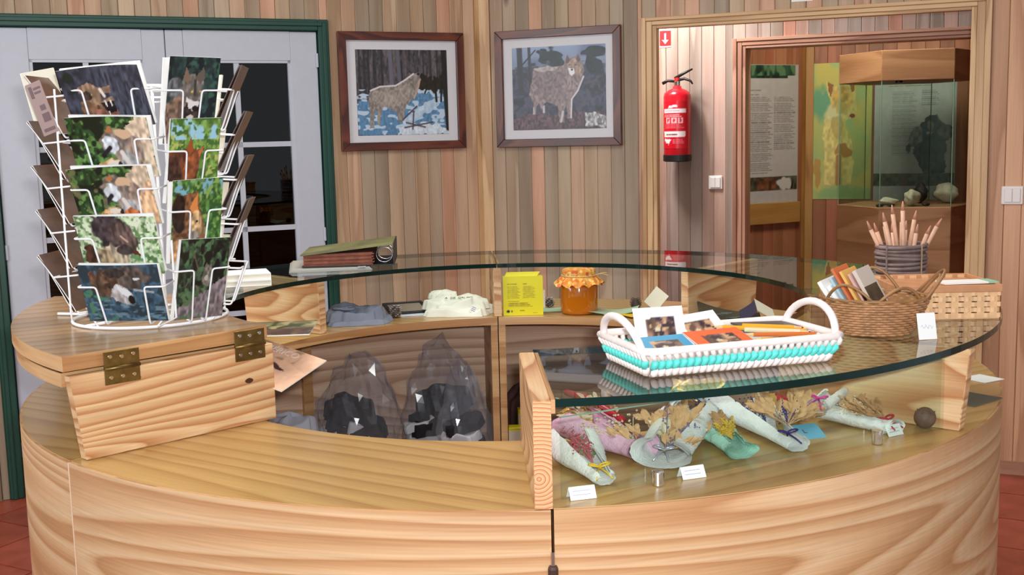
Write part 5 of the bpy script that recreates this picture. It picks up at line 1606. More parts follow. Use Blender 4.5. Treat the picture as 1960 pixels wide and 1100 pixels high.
tw = [(-0.040, -26, 0.088), (-0.033, -20, 0.076), (-0.028, -14, 0.100), (-0.020, -12, 0.085), (-0.014, -8, 0.070), (-0.008, -9, 0.115), (-0.003, -4, 0.080), (0.002, -3, 0.122), (0.007, 0, 0.092), (0.012, 2, 0.074), (0.024, 9, 0.068), (0.030, 8, 0.098), (0.038, 22, 0.070), (0.043, 27, 0.094)]
nm_ = ['leftmost', 'second from the left', 'third from the left', 'fourth from the left', 'fifth from the left', 'sixth from the left', 'seventh from the left', 'tallest, in the middle', 'just right of the tallest', 'fifth from the right', 'fourth from the right', 'third from the right', 'second from the right', 'rightmost']
for i, (x, lean, L_) in enumerate(tw):
    root = thing('twig_pencil', 'carved twig pencil in the bark cup, %s' % nm_[i], 'pencil', group='twig pencils in the bark cup')
    MB().tube([(0, 0, 0), (0, 0, 0.045 + L_ - 0.022)], 0.0052, 7).build('twig', 'twig', root, smooth=True)
    MB().tube([(0, 0, 0.045 + L_ - 0.0218), (0.001, 0, 0.045 + L_)], [0.0052, 0.0012], 7).build('carved_point', 'twig_tip', root, smooth=True)
    root.matrix_world = Matrix.Translation(cupc + Vector((x * 0.62, 0.022 * math.sin(i * 2.4), 0.024))) @ Matrix.Rotation(R(lean), 4, 'Y') @ Matrix.Rotation(R(6 * math.sin(i * 3.1)), 4, 'X')

# ================================================================== RING BINDER AND PAPERS
fl = at_z(578, 513, ZG + 0.01); frr = at_z(751, 510, ZG + 0.01)
bw2 = (frr - fl).length
ba = math.atan2(frr.y - fl.y, frr.x - fl.x)
pp = thing('document_folder', 'thin grey plastic document folder lying under the ring binder', 'folder', (fl.x - 0.03, fl.y - 0.035, ZG + 0.0005), R(10))
for k in range(3):
    MB().box(0.004 * k, 0.23 - 0.003 * k, 0.003 * k, 0.25, 0.003 * k, 0.003 * k + 0.0026).build('sheet_bundle', plain('grey_sheet%d' % k, (150 + 12 * k, 152 + 10 * k, 146 + 8 * k), 0.4), pp)
MB().box(0.19, 0.212, -0.002, 0.01, 0.0092, 0.0106).build('metal_clip', 'steel', pp)
bd = thing('ring_binder', 'dark green ring binder thick with reddish pages on the glass', 'binder', (fl.x, fl.y, ZG + 0.011), ba + R(7))
M['binder'] = plain('binder_cover', (104, 104, 62), 0.45, var=0.5, vscale=9)
M['pages'] = plain('red_brown_pages', (146, 86, 66), 0.8, var=0.25, vscale=50)
DP = 0.245
MB().box(0, bw2, 0, DP, 0, 0.003).build('lower_cover', 'black', bd)
mb = MB(); mb.extr([(0, 0, 0.036), (0, DP, 0.036), (0, DP, 0.039), (0, 0, 0.039)], (1e-5, 0, 0))
MB().extr([(-0.004, 0, 0.032), (bw2, 0, 0.058), (bw2, 0, 0.061), (-0.004, 0, 0.035)], (0, DP, 0)).build('upper_cover', 'binder', bd)
MB().box(bw2 + 0.0001, bw2 + 0.003, 0, DP, 0, 0.061).build('spine', 'black', bd)
for k in range(12):
    z0_ = 0.0032 + 0.0027 * k
    e = 0.006 + 0.004 * math.sin(k * 2.3)
    MB().extr([(0.004, 0, z0_), (bw2 * 0.80 - e, 0, z0_ + 0.0006 * k * 0.4), (bw2 * 0.80 - e, 0, z0_ + 0.0023 + 0.0006 * k * 0.4), (0.004, 0, z0_ + 0.0018)], (0, DP - 0.01, 0)).build('page_bundle', 'pages', bd).location.y = 0.006 + 0.003 * math.sin(k * 1.7)
for y in (0.035, 0.12):
    MB().tube([(bw2 - 0.026 + 0.023 * math.cos(t), y, 0.027 + 0.021 * math.sin(t)) for t in [2 * math.pi * j / 24 for j in range(24)]], 0.0016, 6, closed=True).build('binder_ring', 'steel', bd, smooth=True)
# white books behind the rack
for k, (cx, cy) in enumerate(((-0.70, 0.33), (-0.705, 0.335))):
    bk = thing('book', '%s of the two white books behind the postcard rack' % ('lower' if k == 0 else 'upper'), 'book', (cx, cy, ZG + 0.0005 + 0.0155 * k), R(14 + 4 * k), 'white books behind the rack')
    MB().box(-0.08, 0.08, -0.055, 0.055, 0.002, 0.013).build('pages', 'cream', bk)
    MB().box(-0.082, 0.082, -0.057, 0.057, 0, 0.002).build('lower_cover', 'white', bk)
    MB().box(-0.082, 0.082, -0.057, 0.057, 0.013, 0.015).build('upper_cover', 'white', bk)
    MB().box(0.0801, 0.082, -0.057, 0.057, 0.002, 0.013).build('spine', 'white', bk)
# ================================================================== THINGS ON THE BACK LOW COUNTER
ZS = ZC + 0.0006
def fbm3(v, s_, ph):
    return (math.sin(v.x * s_ + ph) * math.cos(v.y * s_ * 1.3 + ph * 2) + 0.5 * math.sin(v.y * s_ * 2.1 + v.x * s_ * 1.7 + ph * 3) + 0.3 * math.sin(v.x * s_ * 4.3 + ph) * math.sin(v.y * s_ * 3.7))
def cloth(name, poly_fn, mat, nx, ny, parent=None):
    mb = MB()
    vs = []
    for j in range(ny + 1):
        for i in range(nx + 1):
            vs.append(poly_fn(i / nx, j / ny))
    fs = [(j * (nx + 1) + i, j * (nx + 1) + i + 1, (j + 1) * (nx + 1) + i + 1, (j + 1) * (nx + 1) + i) for j in range(ny) for i in range(nx)]
    mb.add(vs, fs)
    return mb.build(name, mat, parent, smooth=True)
def folded(wd, dp, hgt, ph, rough=1.0):
    """a folded garment: closed pillow-like slab with creases"""
    def fn(u, v):
        a = 2 * math.pi * u
        # superellipse footprint, v from bottom rim over the top to the centre
        ca, sa = math.cos(a), math.sin(a)
        e = 0.62
        fx = math.copysign(abs(ca) ** e, ca); fy = math.copysign(abs(sa) ** e, sa)
        k = 1.02 - 0.10 * min(1, v / 0.4) - 0.92 * max(0, (v - 0.35)) / 0.65
        z = hgt * (0.82 * math.sin(min(1, v / 0.42) * math.pi / 2) + 0.18 * v)
        x, y = fx * wd / 2 * k, fy * dp / 2 * k
        n = fbm3(Vector((x, y, 0)), 34, ph)
        z += 0.0055 * rough * n * min(1, v / 0.3) * (hgt / 0.03 if hgt < 0.03 else 1) + 0.10 * hgt * math.sin(6 * u * math.pi + ph) * v
        edge = 1 + 0.05 * math.sin(a * 5 + ph) + 0.03 * math.sin(a * 11 + ph) + 0.02 * math.sin(a * 19 + 2 * ph)
        return (x * edge, y * edge, max(0.0, z))
    return fn
def bx2(root, name, mat, x0, x1, y0, y1, z0, z1, bevel=0.0):
    return MB().box(x0, x1, y0, y1, z0, z1).build(name, mat, root, bevel=bevel)
M['cloth_grey'] = plain('grey_cotton', (132, 138, 156), 0.9, var=0.08, vscale=40, bump=(200, 0.2))
M['cloth_white'] = plain('white_cotton', (232, 232, 218), 0.9, var=0.03, vscale=40, bump=(160, 0.2))
M['ink_green'] = plain('green_ink', (60, 84, 74), 0.8)
# grey shirt
c = (at_z(640, 626, ZC) + at_z(728, 618, ZC)) / 2
g = thing('folded_shirt', 'grey blue folded shirt at the back left of the counter', 'shirt', (c.x - 0.005, c.y + 0.055, ZS), R(12))
cloth('lower_layer', folded(0.185, 0.15, 0.014, 1.0), 'cloth_grey', 72, 16, g)
o = cloth('upper_layer', folded(0.165, 0.13, 0.030, 2.3, 1.6), 'cloth_grey', 72, 18, g); o.location = (-0.008, 0.006, 0.010)
MB().tube([(-0.04 + 0.03 * math.cos(t), -0.012 + 0.016 * math.sin(t), 0.043 + 0.002 * math.sin(2 * t)) for t in [2 * math.pi * i / 20 for i in range(20)]], 0.004, 6, closed=True).build('collar', 'cloth_grey', g, smooth=True)
bx2(g, 'neck_label', 'white', -0.052, -0.03, -0.022, -0.012, 0.0425, 0.0445)
# white shirt
c0, c1 = at_z(805, 607, ZC), at_z(944, 607, ZC)
cx, cy = (c0.x + c1.x) / 2, (c0.y + c1.y) / 2
ws = thing('folded_shirt', 'crumpled white t-shirt with green print left of the yellow box', 'shirt', (cx, cy + 0.075, ZS), R(-4))
cloth('lower_layer', folded(0.205, 0.15, 0.022, 0.4, 1.6), 'cloth_white', 90, 16, ws)
o = cloth('upper_layer', folded(0.19, 0.13, 0.026, 3.1, 2.0), 'cloth_white', 90, 18, ws); o.location = (-0.004, 0.02, 0.016)
o = cloth('turned_fold', folded(0.085, 0.06, 0.016, 4.4, 1.5), 'cloth_white', 60, 14, ws); o.location = (-0.055, 0.075, 0.038); o.rotation_euler = (0, 0, R(25))
t_ = font_mesh('shirt_print', 'A  DE  GRUPO', 0.013, 'ink_green', ws)
t_.location = (0.005, -0.008, 0.0455); t_.rotation_euler = (R(20), 0, R(3))
tg = thing('price_sticker', 'small white price sticker on the front of the white t-shirt', 'sticker', (cx + 0.045, cy + 0.004, ZS + 0.012), R(-4), rot=(R(-12), R(25), R(-4)))
bx2(tg, 'paper', 'white', -0.010, 0.010, -0.0008, 0, 0, 0.022)
for k in range(3):
    bx2(tg, 'text_line', 'ink_green', -0.006, 0.006, -0.0012, -0.0009, 0.005 + 0.005 * k, 0.0062 + 0.005 * k)
# small dark frame leaning on papers
c = at_z(770, 606, ZC)
fr_ = thing('slate_frame', 'dark framed plate lying between grey shirt and white t-shirt', 'frame', (c.x + 0.005, c.y + 0.085, ZS + 0.008), R(14))
fr_.rotation_euler = (R(7), 0, R(18))
for (x0, x1, y0, y1) in ((-0.062, 0.062, -0.06, -0.05), (-0.062, 0.062, 0.05, 0.06), (-0.062, -0.052, -0.05, 0.05), (0.052, 0.062, -0.05, 0.05)):
    bx2(fr_, 'frame_bar', 'black', x0, x1, y0, y1, 0, 0.009, 0.001)
bx2(fr_, 'plate', plain('grey_plate', (146, 132, 116), 0.35), -0.052, 0.052, -0.05, 0.05, 0.002, 0.005)
tag(MB().box(-0.055, 0.05, -0.03, 0.03, 0, 0.003).build('paper_slip', plain('pale_slip', (214, 220, 232), 0.6), loc=(c.x + 0.045, c.y + 0.035, ZS), rot=R(8)), 'pale paper slip in front of the dark framed plate', 'paper')
# pine cones
M['cone_scale'] = plain('cone_scale', (88, 74, 66), 0.6, var=0.3, vscale=80)
M['cone_silver'] = plain('silvered_scale', (196, 190, 186), 0.4, var=0.2, vscale=90)
def pine_cone(px, py, s_, label, mats, seed):
    c_ = at_z(px, py, ZC)
    root = thing('pine_cone', label, 'pine cone', (c_.x, c_.y + s_ * 0.5, ZS), group='pine cones on the back counter')
    MB().lathe([(0.001, 0), (s_ * 0.45, s_ * 0.2), (s_ * 0.5, s_ * 0.5), (s_ * 0.35, s_ * 0.9), (0.001, s_ * 1.12)], 12).build('core', 'cone_scale', root, smooth=True)
    mb = MB()
    for i in range(52):
        h_ = (i + 0.5) / 52
        a = i * 2.39996
        rr = s_ * 0.50 * math.sin(math.pi * (0.12 + 0.8 * h_)) ** 0.7
        z = s_ * (0.05 + 1.05 * h_)
        d_ = Vector((math.cos(a), math.sin(a), 0.25)).normalized()
        t2 = Vector((-math.sin(a), math.cos(a), 0))
        b_ = Vector((math.cos(a) * rr * 0.8, math.sin(a) * rr * 0.8, z))
        tip = b_ + d_ * s_ * 0.26
        q = [b_ - t2 * s_ * 0.05, b_ + t2 * s_ * 0.05, tip + t2 * s_ * 0.09, tip + Vector((0, 0, s_ * 0.03)), tip - t2 * s_ * 0.09]
        mb.extr(q, (0, 0, s_ * 0.045), mi=i % 2)
    o = mb.build('scales', mats, root); o['kind'] = 'stuff'
pine_cone(757, 609, 0.030, 'silvery pine cone in front of the dark framed plate', ['cone_silver', 'cone_scale'], 1)
pine_cone(1052, 590, 0.026, 'small dark pine cone right of the yellow box', ['cone_silver', 'cone_scale'], 2)
pine_cone(1218, 592, 0.028, 'dark pine cone right of the honey jar', ['cone_scale', 'cone_scale'], 3)
pine_cone(1512, 617, 0.022, 'small pine cone at the far right of the back counter', ['cone_scale', 'cone_scale'], 4)
# yellow box
a, b = at_z(964, 604, ZC), at_z(1040, 603, ZC)
yb = thing('film_box', 'bright yellow carton with printed text left of the honey jar', 'box', ((a.x + b.x) / 2, (a.y + b.y) / 2, ZS), R(1))
yw = (b - a).length
M['box_yellow'] = plain('box_yellow', (232, 220, 30), 0.4)
pic = Pic(60, 70, (75, 150, 315, 390), 61)
pic.fill((232, 220, 30))
pic.text(100, 192, 180, 204, 1, (150, 130, 10)); pic.text(195, 192, 225, 204, 1, (150, 130, 10)); pic.text(102, 210, 180, 286, 11, (140, 124, 20)); pic.text(196, 210, 272, 286, 11, (140, 124, 20)); pic.text(106, 298, 190, 306, 1, (110, 96, 10)); pic.text(106, 310, 260, 340, 3, (130, 112, 10)); pic.ell(104, 364, 10, 9, (20, 60, 40)); pic.ell(126, 364, 6, 6, (90, 110, 30)); pic.text(176, 354, 214, 366, 1, (140, 124, 10)); pic.text(250, 372, 290, 380, 1, (140, 124, 10))
o = sheet_mesh('printed_front', pic, yw, 0.115, thick=0.0006, parent=yb); o.location = (0, -0.0008, 0)
bx2(yb, 'carton', 'box_yellow', -yw / 2, yw / 2, 0, 0.036, 0, 0.113, 0.001)
MB().extr([(-yw / 2 + 0.005, 0.017, 0.1131), (yw / 2 - 0.016, 0.017, 0.1131), (yw / 2 - 0.006, 0.017, 0.126), (-yw / 2 + 0.012, 0.017, 0.126)], (0, 0.0012, 0)).build('hang_flap', 'box_yellow', yb)
bx2(yb, 'side_text', 'black', yw / 2 + 0.0001, yw / 2 + 0.0004, 0.006, 0.03, 0.006, 0.018)
bx2(yb, 'side_flap', 'cream', yw / 2 + 0.0001, yw / 2 + 0.006, 0.004, 0.032, 0.02, 0.07)
# honey jar
c = at_z(1111, 604, ZC)
jr = thing('honey_jar', 'jar of amber honey with an orange cloth cap tied over the lid', 'jar', (c.x, c.y + 0.052, ZS))
M['honey'] = plain('honey', (190, 106, 18), 0.08, spec=0.7, var=0.12, vscale=6)
jr_r = 0.0545
MB().lathe([(0.046, 0), (0.052, 0.004), (jr_r, 0.012), (jr_r, 0.080), (0.051, 0.090), (0.046, 0.096)], 36).build('glass_body', 'honey', jr, smooth=True)
MB().lathe([(0.047, 0.0962), (0.047, 0.125), (0.044, 0.127)], 32).build('lid', 'brass', jr, smooth=True)
t = NT('cap_fabric')
co = t.n('ShaderNodeTexCoord').outputs['Object']
vo = t.n('ShaderNodeTexVoronoi'); vo.inputs['Scale'].default_value = 120; t.l(co, vo.inputs['Vector'])
sep = t.n('ShaderNodeSeparateColor'); t.l(vo.outputs['Color'], sep.inputs[0])
t.l(t.ramp(sep.outputs[0], [(0.0, lin4((226, 116, 40))), (0.35, lin4((236, 170, 70))), (0.6, lin4((240, 206, 120))), (0.8, lin4((206, 84, 50))), (1.0, lin4((226, 150, 60)))]), t.b.inputs['Base Color'])
t.b.inputs['Roughness'].default_value = 0.9
M['cap'] = t.m
def capfn(u, v):
    a = 2 * math.pi * u
    if v < 0.30: r_, z = 0.046 * v / 0.30, 0.131
    elif v < 0.42: r_, z = 0.046 + 0.003 * (v - 0.3) / 0.12, 0.131 - 0.006 * (v - 0.3) / 0.12
    elif v < 0.6: r_, z = 0.049, 0.125 - 0.013 * (v - 0.42) / 0.18
    else:
        k = (v - 0.6) / 0.4
        r_ = 0.049 + 0.021 * k + 0.005 * k * math.sin(a * 13) + 0.003 * k * math.sin(a * 7 + 1)
        z = 0.112 - 0.026 * k + 0.005 * k * math.sin(a * 13 + 1.2)
    return (r_ * math.cos(a), r_ * math.sin(a), z)
cloth('cloth_cap', capfn, 'cap', 72, 30, jr)
M['raffia'] = plain('raffia', (206, 176, 120), 0.8)
MB().tube([(0.0505 * math.cos(2 * math.pi * i / 30), 0.0505 * math.sin(2 * math.pi * i / 30), 0.1125) for i in range(30)], 0.0018, 5, closed=True).build('raffia_tie', 'raffia', jr)
MB().tube([(0.05, -0.01, 0.113), (0.065, -0.012, 0.116), (0.085, -0.01, 0.111)], 0.0014, 5).build('raffia_end', 'raffia', jr)
MB().tube([(0.05, -0.008, 0.112), (0.07, -0.006, 0.118), (0.082, -0.002, 0.117)], 0.0014, 5).build('raffia_end', 'raffia', jr)
# loose papers and leaflets
def slip(px, py, wd, dp, rz, col, label, z=0.0, rx=0.0, name='paper_sheet', curl=0.0, cat='paper'):
    c_ = at_z(px, py, ZC)
    def fn(u, v):
        x, y = (u - 0.5) * wd, v * dp
        return (x, y, 0.0008 + curl * (abs(u - 0.5) * 2) ** 2 + 0.002 * math.sin(5 * u + 3 * v) * (1 if curl else 0) * 0.5 + (0.001 if curl else 0))
    mb = MB()
    n = 10
    vs = [fn(i / n, j / n) for j in range(n + 1) for i in range(n + 1)]
    vs2 = [(p_[0], p_[1], p_[2] - 0.0007) for p_ in vs]
    N1 = (n + 1) ** 2
    fs = [(j * (n + 1) + i, j * (n + 1) + i + 1, (j + 1) * (n + 1) + i + 1, (j + 1) * (n + 1) + i) for j in range(n) for i in range(n)]
    fs += [tuple(N1 + k for k in reversed(f)) for f in fs]
    mb.add(vs + vs2, fs)
    o = mb.build(name, plain(label[:20].replace(' ', '_'), col, 0.6), smooth=True)
    o.location = (c_.x, c_.y, ZS + z); o.rotation_euler = (rx, 0, rz)
    return tag(o, label, cat)
slip(1062, 597, 0.12, 0.08, R(4), (176, 200, 172), 'pale green sheet left of the honey jar', curl=0.0)
slip(1168, 604, 0.15, 0.10, R(-12), (178, 200, 168), 'crumpled pale green sheet right of the honey jar', curl=0.012, z=0.001)
slip(1195, 606, 0.10, 0.05, R(14), (206, 196, 160), 'cream sheet below the crumpled green one', z=0.003)
slip(1236, 607, 0.10, 0.07, R(32), (222, 178, 40), 'yellow sheet in front of the divider right of the honey jar', z=0.0045)
slip(1270, 618, 0.07, 0.03, R(0), (206, 218, 230), 'small pale blue slip below the divider', z=0.006)
lf = MB().box(-0.03, 0.03, -0.0006, 0.0006, 0, 0.05).build('leaflet', 'cream')
c = at_z(1290, 592, ZC); lf.matrix_world = Matrix.Translation((c.x - 0.03, c.y + 0.03, ZS + 0.012)) @ Matrix.Rotation(R(-50), 4, 'Y') @ Matrix.Rotation(R(-30), 4, 'X')
tag(lf, 'cream leaflet tilted against the divider right of the honey jar', 'leaflet')
# opened magazine right of the divider
mg = thing('magazine', 'open dark magazine with curled pages at the back right of the counter', 'magazine')
c = at_z(1385, 622, ZC)
M['mag_dark'] = plain('dark_glossy_page', (62, 64, 54), 0.25, var=0.35, vscale=14); M['mag_ink'] = plain('faded_ink', (120, 128, 140), 0.5)
def page(fn, name, mat):
    n = 14
    vs = [fn(i / n, j / 4) for j in range(5) for i in range(n + 1)]
    vs2 = [(p_[0], p_[1], p_[2] + 0.0008) for p_ in vs]
    N1 = len(vs)
    fs = [(j * (n + 1) + i, j * (n + 1) + i + 1, (j + 1) * (n + 1) + i + 1, (j + 1) * (n + 1) + i) for j in range(4) for i in range(n)]
    fs2 = [tuple(N1 + k for k in f) for f in fs]
    return MB().add(vs + vs2, [tuple(reversed(f)) for f in fs] + fs2).build(name, mat, mg, smooth=True)
page(lambda u, v: (-0.10 + 0.20 * u, 0.12 * v, 0.002), 'lower_page', 'white')
page(lambda u, v: (-0.10 + 0.17 * u, 0.003 + 0.12 * v, 0.003 + 0.034 * (1 - u) ** 2.2 + 0.02 * v), 'upper_page', 'mag_dark')
page(lambda u, v: (0.055 + 0.05 * u, 0.0 + 0.115 * v, 0.042 - 0.030 * u + 0.02 * v), 'turned_page', 'cream')
page(lambda u, v: (0.055 - 0.04 * u, 0.004 + 0.11 * v, 0.040 - 0.030 * u ** 0.7 + 0.02 * v), 'curled_page', plain('navy_page', (50, 52, 78), 0.3))
for k in range(4):
    bx2(mg, 'cover_print', 'mag_ink', -0.05 + 0.012 * k, -0.02 + 0.012 * k, 0.035 + 0.016 * ((k * 2) % 4), 0.041 + 0.016 * ((k * 2) % 4), 0.0295 - 0.005 * k + 0.002 * (k * 2 % 4), 0.030 - 0.005 * k + 0.002 * (k * 2 % 4))
mg.location = (c.x + 0.03, c.y - 0.025, ZS); mg.rotation_euler = (0, 0, R(-6)); mg.scale = (1, 0.7, 1)
# papers on the low counter right of the showcase
o = MB().box(-0.05, 0.05, -0.035, 0.035, 0, 0.001).build('paper_sheet', plain('grey_print', (96, 100, 92), 0.5)); c = at_z(1880, 764, ZC); o.location = (c.x - 0.02, c.y, ZS); o.rotation_euler = (0, 0, R(38)); tag(o, 'dark printed sheet on the counter right of the showcase', 'paper')
o = MB().box(-0.03, 0.03, -0.03, 0.03, 0, 0.001).build('paper_sheet', 'white'); c = at_z(1880, 725, ZC); o.location = (c.x, c.y, ZS); o.rotation_euler = (0, 0, R(30)); tag(o, 'small white sheet at the far right of the counter', 'paper')

# ================================================================== BROCHURES BELOW THE FLAP
pic = Pic(70, 60, (40, 600, 650, 1070), 71)
pic.fill((232, 190, 160), 0.04)
pic.poly([(40, 640), (660, 830), (560, 900), (320, 1070), (40, 1070)], (236, 194, 164), 0.03)
pic.poly([(330, 800), (490, 865), (410, 880), (330, 840)], (70, 46, 50), 0.3, rag=6); pic.poly([(40, 740), (300, 800), (340, 950), (400, 1070), (40, 1070)], (70, 66, 70), 0.35, rag=10); pic.ell(370, 1045, 60, 40, (52, 84, 90), rag=14, soft=0.4)
pic.spots((150, 126, 100), 8, 6, 0.56, 0.1, reg=(40, 600, 480, 760), amt=0.6)
br = thing('brochure', 'peach coloured brochure with dark bird print and white lettering hanging below the flap', 'brochure')
o = sheet_mesh('printed_sheet', pic, 0.168, 0.13, thick=0.002, parent=br)
M['lettering'] = plain('white_lettering', (236, 226, 214), 0.5)
tx = font_mesh('lettering', 'IBÉRICO', 0.024, 'lettering', br, align='RIGHT'); tx.location = (0.028, -0.0008, 0.103); tx.rotation_euler = (R(90), 0, 0)
e1 = Vector((1, 0, 0)); e2 = Vector((0, math.cos(R(20)), math.sin(R(20))))
uu = (e1 * 0.127 - e2 * 0.083).normalized(); nn_ = e1.cross(e2); zz_ = nn_.cross(uu)
tl = at_y(505, 648, -0.30)
org = tl + uu * 0.084 - zz_ * 0.130
br.matrix_world = Matrix.Translation(org) @ Matrix((uu, -nn_, zz_)).transposed().to_4x4()
pic = Pic(50, 30, (0, 0, 100, 60), 75)
pic.fill((124, 120, 76), 0.3); pic.spots((70, 74, 44), 14, 10, 0.5, 0.08); pic.spots((176, 164, 116), 12, 8, 0.6, 0.08); pic.poly([(40, 60), (60, 34), (100, 30), (100, 60)], (90, 64, 50), 0.3, rag=5)
o = sheet_mesh('brochure', pic, 0.235, 0.17, thick=0.002)
o.matrix_world = Matrix.Translation((-0.505, -0.425, 1.0718)) @ Matrix.Rotation(R(4), 4, 'Z') @ Matrix.Rotation(R(-90), 4, 'X')
tag(o, 'olive green landscape brochure sticking out from under the flap', 'brochure')

# ================================================================== BAGS ON THE INNER SHELF
ZI = 0.47 + 0.018 + 0.0006
M['bag'] = glassy('plastic_film', (248, 248, 250), ior=1.55, rough=0.16, bump=None, diffuse=0.11, dcol=(200, 206, 220))
M['shirt_black'] = plain('black_cotton', (22, 22, 26), 0.85, var=0.2); M['shirt_white'] = plain('white_print_cotton', (206, 206, 210), 0.85, var=0.05)
M['gold_ink'] = plain('gold_ink', (150, 126, 50), 0.5, 0.3)
def bag(x, y, rx, ry, rz_, peak, label, seed, shirts):
    root = thing('plastic_bag', label, 'bag', (x, y, ZI), group='bags of shirts on the inner shelf')
    bm = bmesh.new()
    bmesh.ops.create_icosphere(bm, subdivisions=4, radius=1)
    rr = random.Random(seed)
    ph = [rr.uniform(0, 6) for _ in range(8)]
    for vv in bm.verts:
        c_ = vv.co.copy()
        up_ = max(0, c_.z)
        k = 1 + 0.10 * math.sin(5 * c_.x + ph[0]) * math.sin(4 * c_.y + ph[1]) + 0.06 * math.sin(11 * c_.x + 7 * c_.z + ph[2]) + 0.05 * abs(math.sin(13 * c_.y + 9 * c_.z + ph[3])) + 0.03 * abs(math.sin(23 * c_.x - 17 * c_.z + ph[4]))
        k += 0.16 * math.sin(3.1 * c_.x + 2.3 * c_.y + ph[5]) * up_ + 0.10 * abs(math.sin(6.5 * c_.x + 5 * c_.y + ph[6])) * up_
        nx_ = c_.x * (1 - 0.25 * up_ ** 1.5) + peak[0] * up_ ** 2
        ny_ = c_.y * (1 - 0.25 * up_ ** 1.5) + peak[1] * up_ ** 2
        k *= 1 + rr.uniform(-0.045, 0.045)
        vv.co = Vector((nx_ * k * rx, ny_ * k * ry, max(-0.4, c_.z) * k * rz_))
    zm = min(vv.co.z for vv in bm.verts)
    for vv in bm.verts: vv.co.z -= zm
    me = bpy.data.meshes.new('film'); bm.to_mesh(me); bm.free()
    me.materials.append(M['bag'])
    o = bpy.data.objects.new('film', me); C.objects.link(o); o.parent = root
    for (sx, sy, sz, wd, dp, hh, mt, rot, gold) in shirts:
        s_ = cloth('folded_shirt', folded(wd, dp, hh, seed + sx * 9, 1.5), mt, 48, 12, root)
        s_.location = (sx, sy, sz); s_.rotation_euler = (R(14), R(gold), R(rot))
    return root
def inner_pt(px, py, y):
    q_ = at_y(px, py, y)
    return q_
q = inner_pt(690, 800, 0.76)
bag(q.x - 0.012, 0.770, 0.125, 0.085, 0.190, (-0.03, 0.0), 'left plastic bag of dark shirts rising to a peak', 3, [(-0.035, -0.01, 0.008, 0.20, 0.14, 0.085, 'shirt_white', 10, -4), (0.0, 0.0, 0.068, 0.18, 0.12, 0.05, 'shirt_black', -12, 10), (-0.02, 0.01, 0.118, 0.15, 0.10, 0.06, 'shirt_black', -20, 8), (0.0, -0.045, 0.085, 0.05, 0.03, 0.03, 'shirt_white', 20, 8)])
q = inner_pt(835, 800, 0.83)
bag(q.x + 0.01, 0.885, 0.115, 0.075, 0.195, (0.03, 0.0), 'middle plastic bag of dark shirts on the inner shelf', 8, [(-0.01, 0.0, 0.008, 0.19, 0.12, 0.06, 'shirt_white', -8, 0), (0.0, -0.01, 0.066, 0.19, 0.12, 0.05, 'shirt_black', 10, -10), (-0.06, -0.05, 0.07, 0.10, 0.04, 0.025, 'shirt_white', -6, -20), (0.01, 0.01, 0.118, 0.17, 0.10, 0.06, 'shirt_black', 4, -6)])
q = inner_pt(888, 815, 0.73)
bag(q.x, 0.742, 0.08, 0.045, 0.165, (0.03, 0.0), 'right plastic bag of shirts beside the compartment wall', 14, [(0.0, 0.0, 0.008, 0.13, 0.08, 0.05, 'shirt_black', 6, -8), (-0.01, 0.0, 0.055, 0.12, 0.08, 0.03, 'shirt_white', -12, -6), (0.0, 0.0, 0.088, 0.12, 0.07, 0.035, 'shirt_black', 12, -14)])
q = inner_pt(590, 800, 0.70)
cb_ = thing('folded_shirt', 'pale folded shirt left of the bags on the inner shelf', 'shirt', (q.x - 0.055, 0.65, ZI), R(30))
cloth('lower_layer', folded(0.16, 0.12, 0.09, 1.7, 1.5), 'cloth_white', 60, 14, cb_)
cloth('upper_layer', folded(0.14, 0.10, 0.07, 2.7, 1.5), plain('pale_grey_cotton', (190, 194, 206), 0.9), 60, 14, cb_).location = (0.02, 0.01, 0.085)
# yellow boxes in the right compartment
for k, (px, hh, lb) in enumerate(((988, 0.085, 'yellow topped white carton in the right inner compartment'), (1006, 0.125, 'yellow carton half hidden in the right inner compartment'))):
    q = inner_pt(px, 840, 0.74 + 0.04 * k)
    bxn = thing('carton', lb, 'box', (q.x, 0.76 + 0.06 * k, ZI), R(4 * k), 'cartons in the right inner compartment')
    bx2(bxn, 'body', 'box_yellow', -0.022, 0.022, -0.02, 0.02, 0.0, hh, 0.001)
    bx2(bxn, 'label_panel', 'cream', -0.0215, 0.0215, -0.0206, -0.0201, 0.003, hh * 0.9)
bg2 = thing('plastic_bag', 'small brown bag behind the cartons in the right compartment', 'bag', (0.03, 0.90, ZI), group='bags of shirts on the inner shelf')
cloth('film', folded(0.11, 0.07, 0.16, 5.0, 2.5), plain('brown_bag', (92, 66, 62), 0.5), 48, 14, bg2)
# ================================================================== DRIED FLOWER BUNDLES IN THE SHOWCASE
def gauze(name, c, tr=0.15):
    return plain(name, c, 0.85, var=0.06, vscale=120, bump=(220, 0.6), trans=tr)
G = {'white': gauze('white_gauze', (250, 250, 252)), 'pink': gauze('pink_gauze', (234, 188, 214)), 'mint': gauze('mint_gauze', (186, 232, 218)), 'blue': gauze('blue_gauze', (160, 196, 214)), 'gold': plain('gold_foil', (206, 170, 84), 0.35, 0.4, var=0.2, vscale=60, bump=(80, 0.8))}
FM = {k: plain('dried_' + k, v_, 0.7, var=0.15, vscale=90) for k, v_ in dict(beige=(208, 164, 118), tan=(178, 134, 92), cream=(222, 206, 176), white=(226, 220, 210), rose=(188, 92, 104), pink=(232, 90, 124), green=(98, 130, 82), navy=(40, 44, 120), purple=(124, 108, 150), gold=(206, 168, 60), red=(178, 28, 48), brown=(96, 64, 50)).items()}
